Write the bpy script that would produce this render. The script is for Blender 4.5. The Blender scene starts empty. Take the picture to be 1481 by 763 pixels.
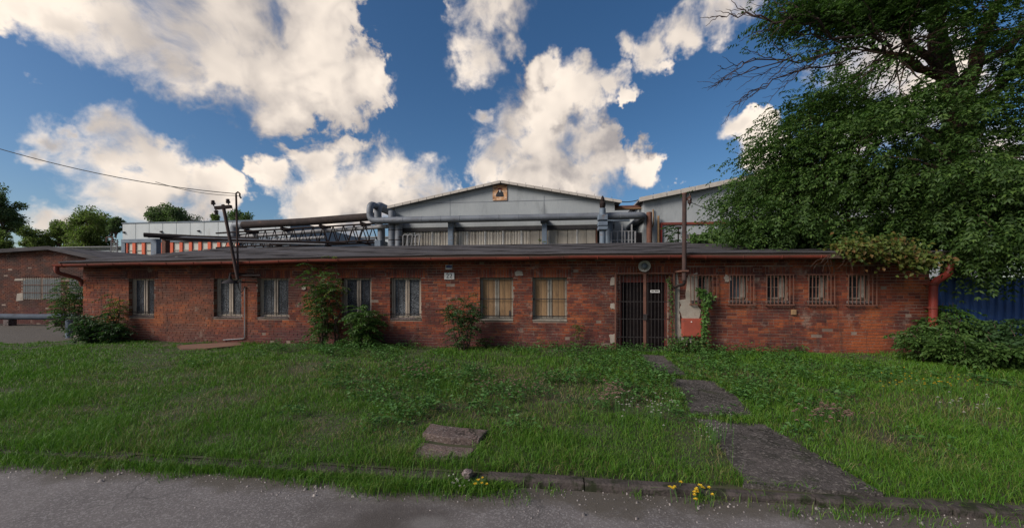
import bpy, bmesh, math, random
import numpy as np
from mathutils import Vector, Matrix

S = bpy.context.scene
COL = S.collection
rnd = random.Random(7)

# ------------------------------------------------------------------ camera
# the long brick front runs along x at y = WALL_Y; the camera stands on the road, turned a little to the left
F = 560.0 / 1481.0                 # focal length over picture width
YAW = math.radians(6.4)
EYE = 1.9
CT, ST = math.cos(YAW), math.sin(YAW)
cam_data = bpy.data.cameras.new('camera')
cam_data.sensor_width = 36.0
cam_data.lens = 36.0 * F
cam_data.shift_y = 33.5 / 1481.0
cam_data.clip_end = 3000
cam = bpy.data.objects.new('camera', cam_data)
cam.location = (0, 0, EYE)
cam.rotation_euler = (math.radians(90), 0, YAW)
COL.objects.link(cam)
S.camera = cam


def ray(px, py):
    """survey: direction (building axes) of a photo pixel, unit depth"""
    s = (px - 740.5) / 560.0
    return (s * CT - ST, s * ST + CT, (415.0 - py) / 560.0)


def at(px, py, Y):
    d = ray(px, py)
    t = Y / d[1]
    return Vector((d[0] * t, Y, EYE + d[2] * t))


def at_z(px, py, z):
    d = ray(px, py)
    t = (z - EYE) / d[2]
    return Vector((d[0] * t, d[1] * t, z))


def fx(px, Y):
    return at(px, 415, Y).x


# ------------------------------------------------------------------ light
S.view_settings.view_transform = 'Standard'
S.view_settings.look = 'None'
S.view_settings.gamma = 1.0
S.view_settings.use_curve_mapping = False
S.view_settings.exposure = 0.55
SUN_EL = math.radians(33)
SUN_AZ = math.radians(236)        # compass bearing of the sun, clockwise from +y: from the left, a touch in front of the brick front
to_sun = Vector((math.sin(SUN_AZ) * math.cos(SUN_EL), math.cos(SUN_AZ) * math.cos(SUN_EL), math.sin(SUN_EL)))
sun_data = bpy.data.lights.new('sun', 'SUN')
sun_data.energy = 3.0
sun_data.angle = math.radians(24)
sun_data.color = (1.0, 0.94, 0.86)
sun = bpy.data.objects.new('sun', sun_data)
sun.rotation_euler = (-to_sun).to_track_quat('-Z', 'Y').to_euler()
sun.location = (-30, -5, 40)
COL.objects.link(sun)

# ------------------------------------------------------------------ sky with cumulus
W = bpy.data.worlds.new("World")
S.world = W
W.use_nodes = True
wn, wl = W.node_tree.nodes, W.node_tree.links
wn.clear()


class NT:
    """small node-tree writer"""
    def __init__(self, tree):
        self.n, self.l = tree.nodes, tree.links

    def new(self, kind, **kw):
        nd = self.n.new(kind)
        for k, v in kw.items():
            setattr(nd, k, v)
        return nd

    def put(self, sock, v):
        if isinstance(v, bpy.types.NodeSocket):
            self.l.new(v, sock)
        elif v is not None:
            if sock.type == 'RGBA' and len(v) == 3:
                v = (*v, 1.0)
            sock.default_value = v

    def math(self, op, a, b=None, c=None, clamp=False):
        nd = self.new('ShaderNodeMath', operation=op, use_clamp=clamp)
        for i, v in enumerate((a, b, c)):
            self.put(nd.inputs[i], v)
        return nd.outputs[0]

    def vmath(self, op, a, b=None, scale=None):
        nd = self.new('ShaderNodeVectorMath', operation=op)
        self.put(nd.inputs[0], a)
        self.put(nd.inputs[1], b)
        if scale is not None:
            self.put(nd.inputs['Scale'], scale)
        return nd.outputs['Value'] if op in ('DISTANCE', 'LENGTH', 'DOT_PRODUCT') else nd.outputs[0]

    def noise(self, vec, scale, detail=4.0, rough=0.5, dist=0.0, color=False, dim='3D', w=None, lac=2.0):
        nd = self.new('ShaderNodeTexNoise', noise_dimensions=dim)
        if vec is not None:
            self.put(nd.inputs['Vector'], vec)
        nd.inputs['Scale'].default_value = scale
        nd.inputs['Detail'].default_value = detail
        nd.inputs['Roughness'].default_value = rough
        nd.inputs['Distortion'].default_value = dist
        nd.inputs['Lacunarity'].default_value = lac
        if w is not None:
            self.put(nd.inputs['W'], w)
        return nd.outputs['Color' if color else 'Fac']

    def ramp(self, v, lo, hi, a=0.0, b=1.0, smooth=True):
        nd = self.new('ShaderNodeMapRange', interpolation_type='SMOOTHSTEP' if smooth else 'LINEAR', clamp=True)
        self.put(nd.inputs[0], v)
        for i, q in enumerate((lo, hi, a, b)):
            self.put(nd.inputs[1 + i], q)
        return nd.outputs[0]

    def mix(self, f, a, b, mode='MIX'):
        nd = self.new('ShaderNodeMix', data_type='RGBA', blend_type=mode)
        self.put(nd.inputs[0], f)
        self.put(nd.inputs[6], a)
        self.put(nd.inputs[7], b)
        return nd.outputs[2]


# each cloud is a heap of round puffs: bearing and height seen from the yard (surveyed), with its size
PUFFS = {
    'anvil': [(25, 5, 48), (100, 30, 62), (190, 50, 82), (290, 65, 95), (385, 85, 98), (440, 55, 92), (465, 120, 78),
              (522, 125, 52), (402, 160, 46), (250, 100, 62), (330, 5, 112), (455, 0, 72), (150, -30, 95), (320, -120, 180), (545, 112, 30)],
    'tower': [(62, 192, 40), (48, 215, 26), (160, 180, 45), (200, 212, 50), (150, 228, 52), (232, 250, 58), (290, 275, 44),
              (185, 290, 66), (112, 218, 38), (268, 300, 50), (98, 178, 22), (230, 200, 25)],
    'bank': [(500, 222, 40), (560, 242, 46), (605, 248, 36), (460, 250, 46), (392, 262, 34), (360, 257, 18), (520, 285, 66),
             (430, 300, 46), (625, 272, 30), (470, 300, 50), (590, 290, 50), (652, 272, 16)],
    'plume': [(700, 25, 52), (690, 80, 38), (738, 15, 36), (680, 108, 28), (735, 60, 24), (700, -40, 70)],
    'castle': [(772, 100, 22), (800, 92, 22), (848, 84, 16), (842, 130, 46), (890, 122, 24), (912, 135, 12), (785, 160, 56), (735, 185, 44),
               (722, 232, 40), (790, 220, 66), (850, 200, 44), (868, 232, 40), (930, 240, 32), (962, 236, 14), (700, 250, 28),
               (770, 262, 60), (830, 262, 46), (695, 165, 18)],
    'veil': [(910, 75, 22), (945, 80, 36), (990, 50, 40), (1042, 20, 44), (1085, -5, 48), (962, 96, 20)],
    'rest': [(1062, 188, 22), (1085, 200, 30), (1105, 225, 40), (965, 276, 24), (990, 268, 18), (942, 284, 14), (5, 95, 20),
             (15, 312, 26), (60, 322, 32), (105, 332, 36), (1275, 90, 85), (1330, 160, 80), (1260, 195, 60), (1420, 260, 80)],
}
w = NT(W.node_tree)
tc = w.new('ShaderNodeTexCoord')
D = tc.outputs['Generated']
w1 = w.vmath('SUBTRACT', w.noise(D, 4.5, 2, 0.55, color=True), (0.5, 0.5, 0.5))
P1 = w.vmath('ADD', D, w.vmath('SCALE', w1, scale=0.14))
w2 = w.vmath('SUBTRACT', w.noise(D, 26.0, 3, 0.6, color=True), (0.5, 0.5, 0.5))
P2 = w.vmath('ADD', P1, w.vmath('SCALE', w2, scale=0.065))
lit_dir = (to_sun + Vector((0, 0, 0.75))).normalized()
P3 = w.vmath('ADD', P2, tuple(lit_dir * 0.13))


def heap_field(vec):
    acc = None
    for heap in PUFFS.values():
        for (px, py, r) in heap:
            d = Vector(ray(px, py)).normalized()
            k = abs(d.dot(Vector((-ST, CT, 0.0))))
            rr = r / 560.0 * k ** 1.4 * (0.95 if heap is PUFFS['veil'] else 1.20 if heap is PUFFS['castle'] else 1.12)
            v = w.math('MULTIPLY_ADD', w.vmath('DISTANCE', vec, tuple(d)), -1.0 / rr, 1.0)
            acc = v if acc is None else w.math('SMOOTH_MAX', acc, v, 0.16)
    return acc


f_heap, g_heap = heap_field(P2), heap_field(P3)
# away from the surveyed part the sky carries the same kind of broken cumulus
ahead = w.ramp(w.vmath('DOT_PRODUCT', D, (-ST, CT, 0.0)), 0.15, 0.45, 0.0, 2.0)
n_far = w.math('SUBTRACT', w.math('MULTIPLY_ADD', w.noise(P2, 2.6, 2, 0.5), 3.4, -1.75), ahead)
f_heap = w.math('SMOOTH_MAX', f_heap, n_far, 0.2)
g_heap = w.math('SMOOTH_MAX', g_heap, n_far, 0.2)
# rounded lumps: a folded noise gives the outline and the flanks their billows
lump = w.math('ABSOLUTE', w.math('SUBTRACT', w.noise(P1, 15.0, 3, 0.5), 0.5))
lump3 = w.math('ABSOLUTE', w.math('SUBTRACT', w.noise(w.vmath('ADD', P1, tuple(lit_dir * 0.016)), 15.0, 1, 0.5), 0.5))
fine = w.noise(P1, 48.0, 6, 0.68)
f0 = w.math('ADD', w.math('MULTIPLY_ADD', lump, -1.3, 0.10), w.math('MULTIPLY_ADD', fine, 0.62, w.math('ADD', f_heap, -0.29)))
wisp = w.ramp(w.noise(D, 6.0, 2, 0.5), 0.32, 0.64, 0.24, 1.0)
alpha = w.ramp(f0, 0.0, wisp)
sky = w.new('ShaderNodeTexSky', sky_type='NISHITA')
sky.sun_disc = False
sky.sun_elevation = SUN_EL
sky.sun_rotation = SUN_AZ
sky.altitude = 300
sky.air_density = 1.0
sky.dust_density = 1.6
sky.ozone_density = 3.0
side = w.math('ADD', w.math('SUBTRACT', f_heap, g_heap), w.math('MULTIPLY', w.math('SUBTRACT', lump3, lump), 0.9))
side = w.ramp(side, -0.60, 0.62)                                  # flanks turned to the sun
core = w.ramp(w.math('MULTIPLY_ADD', w.noise(P1, 5.0, 4, 0.55), 1.1, w.math('ADD', f_heap, -0.55)), 0.22, 0.75)                                     # thick parts let less light down
soft = w.noise(D, 6.0, 3, 0.55)
shade = w.math('MULTIPLY', core, w.ramp(soft, 0.28, 0.74))
CLOUD = 10.8
bright = w.mix(side, (CLOUD * .34, CLOUD * .315, CLOUD * .32), (CLOUD * 1.04, CLOUD * .91, CLOUD * .78))
grey = (CLOUD * .37, CLOUD * .34, CLOUD * .335)
cl = w.mix(w.math('MULTIPLY', shade, 0.78), bright, grey)
hsv = w.new('ShaderNodeHueSaturation')
hsv.inputs['Saturation'].default_value = 1.22
hsv.inputs['Value'].default_value = 1.0
w.l.new(sky.outputs[0], hsv.inputs['Color'])
col = w.mix(alpha, hsv.outputs[0], cl)
bg = w.new('ShaderNodeBackground')
bg.inputs['Strength'].default_value = 0.066
w.l.new(col, bg.inputs['Color'])
out = w.new('ShaderNodeOutputWorld')
w.l.new(bg.outputs[0], out.inputs[0])
W.cycles.sampling_method = 'MANUAL'
W.cycles.sample_map_resolution = 512

# ------------------------------------------------------------------ helpers
def origin(o):
    v = Vector((0, 0, 0))
    while o is not None:
        v = v + o.location
        o = o.parent
    return v


def tag(o, label=None, cat=None, group=None, kind=None):
    for k, v in (('label', label), ('category', cat), ('group', group), ('kind', kind)):
        if v:
            o[k] = v
    return o


def thing(name, label, cat, loc, group=None):
    o = bpy.data.objects.new(name, None)
    o.empty_display_size = 0.2
    o.location = loc
    COL.objects.link(o)
    return tag(o, label, cat, group)


def link(name, mesh, parent=None):
    o = bpy.data.objects.new(name, mesh)
    o.parent = parent
    COL.objects.link(o)
    return o


def np_obj(name, V, T, m, parent=None, smooth=False):
    """one mesh object from numpy vertices (world axes) and triangles"""
    V = np.asarray(V, np.float32).reshape(-1, 3)
    T = np.asarray(T, np.int32).reshape(-1, 3)
    if parent is not None:
        V = V - np.array(origin(parent), np.float32)
    me = bpy.data.meshes.new(name)
    me.vertices.add(len(V))
    me.vertices.foreach_set('co', V.ravel())
    me.loops.add(len(T) * 3)
    me.loops.foreach_set('vertex_index', T.ravel())
    me.polygons.add(len(T))
    me.polygons.foreach_set('loop_start', np.arange(0, len(T) * 3, 3, dtype=np.int32))
    if smooth:
        me.polygons.foreach_set('use_smooth', np.ones(len(T), bool))
    me.update(calc_edges=True)
    me.materials.append(m)
    return link(name, me, parent)


class MB:
    def __init__(self):
        self.v, self.f = [], []

    def add(self, vs, fs):
        b = len(self.v)
        self.v += [tuple(q) for q in vs]
        self.f += [tuple(b + i for i in q) for q in fs]
        return self

    def box(self, x0, x1, y0, y1, z0, z1):
        return self.hexa([(x0, y0, z0), (x1, y0, z0), (x1, y1, z0), (x0, y1, z0),
                          (x0, y0, z1), (x1, y0, z1), (x1, y1, z1), (x0, y1, z1)])

    def hexa(self, p):
        return self.add(p, [(3, 2, 1, 0), (4, 5, 6, 7), (0, 1, 5, 4), (1, 2, 6, 5), (2, 3, 7, 6), (3, 0, 4, 7)])

    def prism(self, poly, y0, y1):
        """polygon in x, z pushed from y0 to y1"""
        n = len(poly)
        vs = [(x, y0, z) for x, z in poly] + [(x, y1, z) for x, z in poly]
        fs = [tuple(range(n)), tuple(range(2 * n - 1, n - 1, -1))]
        fs += [(i, n + i, n + (i + 1) % n, (i + 1) % n) for i in range(n)]
        return self.add(vs, fs)

    def slab(self, poly, z0, z1):
        """polygon in x, y pushed from z0 to z1 (z may be lists)"""
        n = len(poly)
        za = z0 if isinstance(z0, (list, tuple)) else [z0] * n
        zb = z1 if isinstance(z1, (list, tuple)) else [z1] * n
        vs = [(p[0], p[1], za[i]) for i, p in enumerate(poly)] + [(p[0], p[1], zb[i]) for i, p in enumerate(poly)]
        fs = [tuple(range(n - 1, -1, -1)), tuple(range(n, 2 * n))]
        fs += [(i, (i + 1) % n, n + (i + 1) % n, n + i) for i in range(n)]
        return self.add(vs, fs)

    def tube(self, pts, r, n=8, cap=True):
        pts = [Vector(p) for p in pts]
        rs = r if isinstance(r, (list, tuple)) else [r] * len(pts)
        vs, fs = [], []
        up = None
        for i, p in enumerate(pts):
            d = (pts[min(i + 1, len(pts) - 1)] - pts[max(i - 1, 0)]).normalized()
            if up is None:
                up = Vector((0, 0, 1)) if abs(d.z) < 0.9 else Vector((1, 0, 0))
            a = d.cross(up)
            if a.length < 1e-4:
                a = d.cross(Vector((0, 1, 0.3)))
            a.normalize()
            b = a.cross(d).normalized()
            up = b
            for k in range(n):
                t = 2 * math.pi * k / n
                vs.append(p + (a * math.cos(t) + b * math.sin(t)) * rs[i])
        for i in range(len(pts) - 1):
            for k in range(n):
                k2 = (k + 1) % n
                fs.append((i * n + k, i * n + k2, (i + 1) * n + k2, (i + 1) * n + k))
        if cap:
            fs.append(tuple(range(n - 1, -1, -1)))
            fs.append(tuple((len(pts) - 1) * n + k for k in range(n)))
        return self.add(vs, fs)

    def lathe(self, prof, c, axis=(0, 0, 1), n=16):
        """prof: (radius, distance along the axis)"""
        ax = Vector(axis).normalized()
        a = ax.cross(Vector((0.3, 0.2, 1)) if abs(ax.z) < 0.9 else Vector((1, 0, 0))).normalized()
        b = ax.cross(a)
        vs, fs = [], []
        for r, h in prof:
            for k in range(n):
                t = 2 * math.pi * k / n
                vs.append(Vector(c) + ax * h + (a * math.cos(t) + b * math.sin(t)) * r)
        for i in range(len(prof) - 1):
            for k in range(n):
                k2 = (k + 1) % n
                fs.append((i * n + k, i * n + k2, (i + 1) * n + k2, (i + 1) * n + k))
        fs.append(tuple(range(n - 1, -1, -1)))
        fs.append(tuple((len(prof) - 1) * n + k for k in range(n)))
        return self.add(vs, fs)

    def build(self, name, m, parent=None, smooth=False, kind=None, bevel=0.0):
        o3 = origin(parent)
        me = bpy.data.meshes.new(name)
        me.from_pydata([(x - o3.x, y - o3.y, z - o3.z) for x, y, z in self.v], [], self.f)
        if bevel:
            bm = bmesh.new()
            bm.from_mesh(me)
            bmesh.ops.bevel(bm, geom=bm.edges[:], offset=bevel, segments=1, affect='EDGES', clamp_overlap=True)
            bm.to_mesh(me)
            bm.free()
        me.update()
        if smooth:
            me.shade_smooth()
            try:
                me.set_sharp_from_angle(angle=math.radians(40))
            except AttributeError:
                pass
        me.materials.append(m)
        o = link(name, me, parent)
        if kind:
            o['kind'] = kind
        return o


def bend(pts, r=0.2, n=4):
    """round the corners of a pipe run"""
    pts = [Vector(p) for p in pts]
    out_ = [pts[0]]
    for i in range(1, len(pts) - 1):
        a, b, c = pts[i - 1], pts[i], pts[i + 1]
        u = (a - b); v = (c - b)
        k = min(r, u.length * .45, v.length * .45)
        p0, p1 = b + u.normalized() * k, b + v.normalized() * k
        for j in range(n + 1):
            t = j / n
            out_.append(p0 * (1 - t) ** 2 + b * 2 * t * (1 - t) + p1 * t * t)
    out_.append(pts[-1])
    return out_


# ------------------------------------------------------------------ materials
def material(name):
    m = bpy.data.materials.new(name)
    m.use_nodes = True
    t = NT(m.node_tree)
    m.node_tree.nodes.clear()
    b = t.new('ShaderNodeBsdfPrincipled')
    o = t.new('ShaderNodeOutputMaterial')
    t.l.new(b.outputs[0], o.inputs[0])
    return m, t, b


def geo(t):
    return t.new('ShaderNodeNewGeometry')


def bump(t, b, h, strength=0.4, dist=0.02):
    nd = t.new('ShaderNodeBump')
    nd.inputs['Strength'].default_value = strength
    nd.inputs['Distance'].default_value = dist
    t.put(nd.inputs['Height'], h)
    t.l.new(nd.outputs[0], b.inputs['Normal'])


def worn(name, c1, c2, scale=3.0, rough=0.8, metal=0.0, bmp=0.3, stretch=(1, 1, 1), dirt=None, spec=0.3, fine=30.0, bd=0.01, dirt_at=(0.55, 0.72)):
    """weathered paint, metal, render, timber: two tones broken by noise, with optional dirt or rust patches"""
    m, t, b = material(name)
    p = t.vmath('MULTIPLY', geo(t).outputs['Position'], stretch)
    n1 = t.noise(p, scale, 5, 0.6)
    n2 = t.noise(p, fine, 4, 0.6)
    f = t.math('ADD', t.math('MULTIPLY', n1, 0.7), t.math('MULTIPLY', n2, 0.3))
    c = t.mix(t.ramp(f, 0.35, 0.65), c1, c2)
    if dirt:
        n3 = t.noise(t.vmath('ADD', p, (7.3, 1.1, 4.2)), scale * 1.6, 6, 0.65)
        c = t.mix(t.ramp(n3, dirt_at[0], dirt_at[1]), c, dirt)
    t.put(b.inputs['Base Color'], c)
    b.inputs['Roughness'].default_value = rough
    b.inputs['Metallic'].default_value = metal
    b.inputs['Specular IOR Level'].default_value = spec
    if bmp:
        bump(t, b, n2, bmp, bd)
    return m


def leafy(name, cols, trans=0.35, rough=0.55, patch=None, pscale=0.6):
    """leaves or blades: every leaf (mesh island) takes its own tone"""
    m, t, b = material(name)
    gn = geo(t)
    cr = t.new('ShaderNodeValToRGB')
    el = cr.color_ramp.elements
    while len(el) < len(cols):
        el.new(0.5)
    for i, c in enumerate(cols):
        el[i].position = i / (len(cols) - 1)
        el[i].color = (*c, 1)
    t.l.new(gn.outputs['Random Per Island'], cr.inputs[0])
    c = cr.outputs[0]
    if patch:
        pc, lo, hi = patch
        n = t.noise(gn.outputs['Position'], pscale, 4, 0.6)
        rv = t.math('ADD', n, t.math('MULTIPLY', t.math('SUBTRACT', gn.outputs['Random Per Island'], 0.5), 0.25))
        c = t.mix(t.ramp(rv, lo, hi), c, pc)
    t.put(b.inputs['Base Color'], c)
    b.inputs['Roughness'].default_value = rough
    b.inputs['Specular IOR Level'].default_value = 0.3
    tr = t.new('ShaderNodeBsdfTranslucent')
    t.put(tr.inputs['Color'], t.mix(0.5, c, (0.06, 0.16, 0.015)))
    mx = t.new('ShaderNodeMixShader')
    mx.inputs[0].default_value = trans
    t.l.new(b.outputs[0], mx.inputs[1])
    t.l.new(tr.outputs[0], mx.inputs[2])
    o = [n for n in t.n if n.type == 'OUTPUT_MATERIAL'][0]
    t.l.new(mx.outputs[0], o.inputs[0])
    return m


def brick_mat(name, tones, stain, orange=None):
    m, t, b = material(name)
    gn = geo(t)
    oi = t.new('ShaderNodeObjectInfo')
    pos = gn.outputs['Position']
    k = t.math('FRACT', t.math('MULTIPLY_ADD', oi.outputs['Random'], 7.13, gn.outputs['Random Per Island']))
    cr = t.new('ShaderNodeValToRGB')
    el = cr.color_ramp.elements
    while len(el) < len(tones):
        el.new(0.5)
    for i, c in enumerate(tones):
        el[i].position = i / (len(tones) - 1)
        el[i].color = (*c, 1)
    t.l.new(k, cr.inputs[0])
    c = cr.outputs[0]
    n1 = t.noise(t.vmath('MULTIPLY', pos, (1, 1, 1.7)), 0.75, 6, 0.62)
    c = t.mix(t.ramp(n1, 0.46, 0.62, 0, 0.85), c, stain)
    if orange:
        n2 = t.noise(t.vmath('ADD', t.vmath('MULTIPLY', pos, (1, 1, 1.5)), (4.7, 0, 9.1)), 0.9, 5, 0.62)
        c = t.mix(t.ramp(n2, 0.54, 0.68, 0, 0.7), c, orange)
    sz = t.new('ShaderNodeSeparateXYZ')
    t.l.new(pos, sz.inputs[0])
    wob = t.math('MULTIPLY_ADD', t.noise(pos, 1.1, 5, 0.6), 1.6, -0.8)
    if orange:
        # damp purple tide mark along the foot, and a raw orange scour low at the right end
        c = t.mix(t.math('MULTIPLY', t.ramp(t.math('ADD', sz.outputs[2], wob), 0.30, 0.85, 0.7, 0.0), t.ramp(sz.outputs[0], 2.0, 4.5, 1.0, 0.25)), c, (.10, .038, .042))
        dd = t.vmath('LENGTH', t.vmath('MULTIPLY', t.vmath('SUBTRACT', pos, (8.1, 11.1, 0.45)), (0.55, 0, 1.6)))
        c = t.mix(t.ramp(t.math('ADD', dd, wob), 0.1, 0.8, 0.75, 0.0), c, (.40, .105, .035))
        d2 = t.vmath('LENGTH', t.vmath('MULTIPLY', t.vmath('SUBTRACT', pos, (-12.0, 11.1, 1.1)), (0.3, 0, 0.9)))
        c = t.mix(t.ramp(t.math('ADD', d2, wob), 0.2, 1.2, 0.32, 0.0), c, (.25, .10, .048))
    run = t.noise(t.vmath('MULTIPLY', pos, (3.2, 1, 0.35)), 1.6, 5, 0.6)
    c = t.mix(t.ramp(run, 0.55, 0.70, 0, 0.6), c, (.055, .032, .028))       # rain runs
    n4 = t.noise(t.vmath('ADD', pos, (1.3, 0, 2.2)), 2.3, 6, 0.7)
    c = t.mix(t.ramp(n4, 0.57, 0.70, 0, 0.55), c, (0.33, 0.25, 0.20))      # lime bloom and old mortar smears
    n3 = t.noise(pos, 45.0, 4, 0.7)
    c = t.mix(t.ramp(n3, 0.3, 0.7), t.mix(0.45, c, (0.02, 0.012, 0.01)), c)
    t.put(b.inputs['Base Color'], c)
    b.inputs['Roughness'].default_value = 0.9
    b.inputs['Specular IOR Level'].default_value = 0.2
    bump(t, b, n3, 0.7, 0.01)
    return m


def speckled(name, c1, c2, chip, pit):
    """coarse exposed-aggregate concrete"""
    m, t, b = material(name)
    p = geo(t).outputs['Position']
    n1 = t.noise(p, 2.2, 5, 0.65)
    v = t.new('ShaderNodeTexVoronoi')
    t.put(v.inputs['Vector'], p)
    v.inputs['Scale'].default_value = 42.0
    sp = t.new('ShaderNodeSeparateColor')
    t.l.new(v.outputs['Color'], sp.inputs[0])
    n2 = t.noise(p, 55.0, 3, 0.7)
    c = t.mix(t.ramp(n1, .38, .62), c1, c2)
    c = t.mix(t.ramp(sp.outputs[0], .62, 1.0, 0, .8), c, chip)
    c = t.mix(t.ramp(n2, .35, .5, .75, 0), c, pit)
    c = t.mix(t.ramp(t.noise(p, 5.0, 5, 0.7), .60, .70, 0, .6), c, chip)
    c = t.mix(t.ramp(t.noise(t.vmath('ADD', p, (3, 8, 1)), 1.6, 6, 0.7), .54, .64, 0, .75), c, (.035, .042, .02))     # moss
    ck = t.new('ShaderNodeTexVoronoi', feature='DISTANCE_TO_EDGE')
    t.put(ck.inputs['Vector'], t.vmath('ADD', p, t.vmath('SCALE', t.noise(p, 4, 4, 0.6, color=True), scale=0.5)))
    ck.inputs['Scale'].default_value = 1.1
    c = t.mix(t.ramp(ck.outputs['Distance'], .004, .016, .8, 0), c, (.02, .018, .015))
    t.put(b.inputs['Base Color'], c)
    b.inputs['Roughness'].default_value = .95
    b.inputs['Specular IOR Level'].default_value = .1
    bump(t, b, t.math('ADD', sp.outputs[0], t.math('MULTIPLY', n2, 2.0)), 0.9, 0.012)
    return m


M = {}
M['brick'] = brick_mat('fired_brick', [(.175, .040, .023), (.27, .064, .028), (.21, .048, .026), (.095, .029, .024), (.245, .057, .028), (.33, .095, .040), (.13, .038, .029), (.235, .064, .036)],
                       (.068, .027, .025), (.42, .115, .034))
M['brick_far'] = brick_mat('dark_brick', [(.10, .03, .02), (.165, .05, .025), (.08, .028, .022), (.13, .04, .023)], (.042, .024, .021), (.20, .06, .025))
M['mortar'] = worn('lime_mortar', (.26, .19, .15), (.13, .09, .07), 1.3, 0.95, fine=60)
M['bitumen'] = worn('bitumen_felt', (.050, .046, .049), (.090, .083, .086), 1.2, 0.95, spec=0.06, stretch=(0.25, 1, 1), bmp=0.5, dirt=(.03, .03, .028), fine=14)
M['gutter'] = worn('rusty_red_paint', (.22, .045, .028), (.13, .035, .026), 2.0, 0.6, stretch=(0.5, 1, 1), dirt=(.06, .028, .02), bmp=0.2)
M['red_pipe'] = worn('red_pipe_paint', (.24, .035, .024), (.18, .03, .022), 3.0, 0.5, dirt=(.14, .03, .02), bmp=0.15)
M['soffit'] = worn('dark_timber', (.06, .04, .03), (.09, .06, .045), 4.0, 0.9, stretch=(0.3, 3, 3))
M['wood_frame'] = worn('weathered_timber', (.46, .38, .31), (.32, .255, .20), 6.0, 0.85, stretch=(3, 3, 0.5), dirt=(.12, .09, .07))
M['white_frame'] = worn('old_white_paint', (.28, .25, .21), (.20, .175, .145), 5.0, 0.7, dirt=(.16, .125, .095))
M['plywood'] = worn('plywood_board', (.27, .165, .085), (.21, .125, .065), 2.0, 0.8, stretch=(3, 3, 0.5), dirt=(.15, .09, .05), fine=18)
M['rust_dark'] = worn('dark_rusty_iron', (.065, .036, .03), (.04, .026, .024), 5.0, 0.85, bmp=0.3)
M['rust'] = worn('rusty_iron', (.15, .066, .044), (.095, .045, .034), 5.0, 0.85, bmp=0.3)
M['bar'] = worn('grey_iron_bar', (.052, .043, .042), (.03, .025, .024), 8.0, 0.6, metal=0.3, bmp=0.1)
M['door'] = worn('dark_door_paint', (.009, .007, .008), (.014, .010, .010), 3.0, 0.8, spec=.08, dirt=(.02, .012, .010), bmp=0.1)
M['plaster'] = worn('grey_render', (.34, .30, .25), (.26, .22, .185), 3.0, 0.95, dirt=(.17, .13, .10), bmp=0.6, fine=50)
M['concrete'] = speckled('worn_concrete', (.20, .155, .145), (.11, .086, .082), (.27, .23, .22), (.05, .04, .038))
M['kerb'] = worn('kerb_concrete', (.085, .069, .064), (.045, .038, .035), 3.0, 0.95, spec=.1, dirt=(.025, .028, .016), bmp=0.8, fine=38, bd=0.015, dirt_at=(.48, .62))
M['slab'] = speckled('path_concrete', (.100, .085, .080), (.055, .049, .044), (.19, .165, .15), (.03, .029, .022))
M['grey_wall'] = worn('pale_blue_render', (.335, .35, .355), (.275, .29, .30), 0.5, 0.9, dirt=(.21, .22, .225), bmp=0.2, stretch=(1, 1, .35), fine=9)
M['verge'] = worn('verge_sheet', (.48, .43, .38), (.38, .34, .30), 2.0, 0.7)
M['hall_roof'] = worn('grey_roof_sheet', (.25, .25, .26), (.19, .19, .2), 1.0, 0.7)
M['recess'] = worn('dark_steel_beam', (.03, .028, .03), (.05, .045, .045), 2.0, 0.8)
M['pipe'] = worn('grey_pipe_sheath', (.165, .178, .20), (.115, .122, .14), 1.4, 0.6, metal=0.2, dirt=(.075, .06, .055), stretch=(.5, 1, 1), bmp=0.15)
M['pipe_dark'] = worn('dark_pipe_sheath', (.05, .038, .036), (.033, .027, .026), 1.5, 0.85, spec=.1, dirt=(.075, .05, .038), bmp=0.2)
M['pipe_pale'] = worn('pale_pipe_sheath', (.27, .265, .27), (.20, .195, .20), 2.0, 0.7, dirt=(.12, .105, .10))
M['steel'] = worn('blue_grey_steel', (.14, .175, .22), (.105, .13, .165), 2.0, 0.6, dirt=(.12, .09, .08))
M['pipe_blue'] = worn('dull_blue_pipe', (.085, .10, .125), (.06, .07, .09), 2.0, 0.9, spec=.1, dirt=(.05, .045, .045))
M['truss'] = worn('truss_steel', (.022, .017, .017), (.034, .025, .023), 3.0, 0.9, spec=.05)
M['cladding'] = worn('beige_profiled_sheet', (.50, .45, .38), (.40, .35, .29), 0.8, 0.65, stretch=(2.5, 1, .3), dirt=(.24, .18, .135), fine=12, dirt_at=(.56, .76))
M['joint'] = worn('white_joint_strip', (.72, .70, .67), (.6, .57, .53), 3.0, 0.6)
M['white_panel'] = worn('white_wall_panel', (.47, .49, .495), (.40, .42, .43), 0.6, 0.6, dirt=(.36, .36, .355), stretch=(1, 1, .4))
M['orange'] = worn('orange_red_paint', (.60, .10, .035), (.50, .085, .035), 1.5, 0.6, dirt=(.40, .09, .05))
M['glass_white'] = worn('whitewashed_glazing', (.52, .50, .44), (.44, .42, .37), 1.0, 0.3, bmp=0)
M['blue'] = worn('blue_sheet_paint', (.025, .07, .21), (.02, .05, .15), 1.5, 0.5, dirt=(.02, .035, .08), bmp=0.1)
M['red_box'] = worn('faded_red_box_paint', (.30, .066, .04), (.24, .055, .036), 4.0, 0.6, dirt=(.18, .055, .04))
M['enamel'] = worn('dark_enamel', (.022, .02, .024), (.035, .03, .03), 5.0, 0.7, dirt=(.05, .03, .022), spec=.1)
M['lamp_white'] = worn('aged_lamp_white', (.38, .36, .32), (.29, .27, .24), 6.0, 0.5, dirt=(.18, .15, .12))
M['ceramic'] = worn('brown_porcelain', (.035, .02, .018), (.05, .03, .025), 5.0, 0.25, bmp=0)
M['wire'] = worn('black_cable', (.02, .02, .02), (.03, .03, .03), 5.0, 0.6, bmp=0)
M['sign_white'] = worn('sign_plate_white', (.66, .63, .60), (.55, .52, .5), 8.0, 0.5, dirt=(.42, .38, .35), bmp=0)
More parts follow.
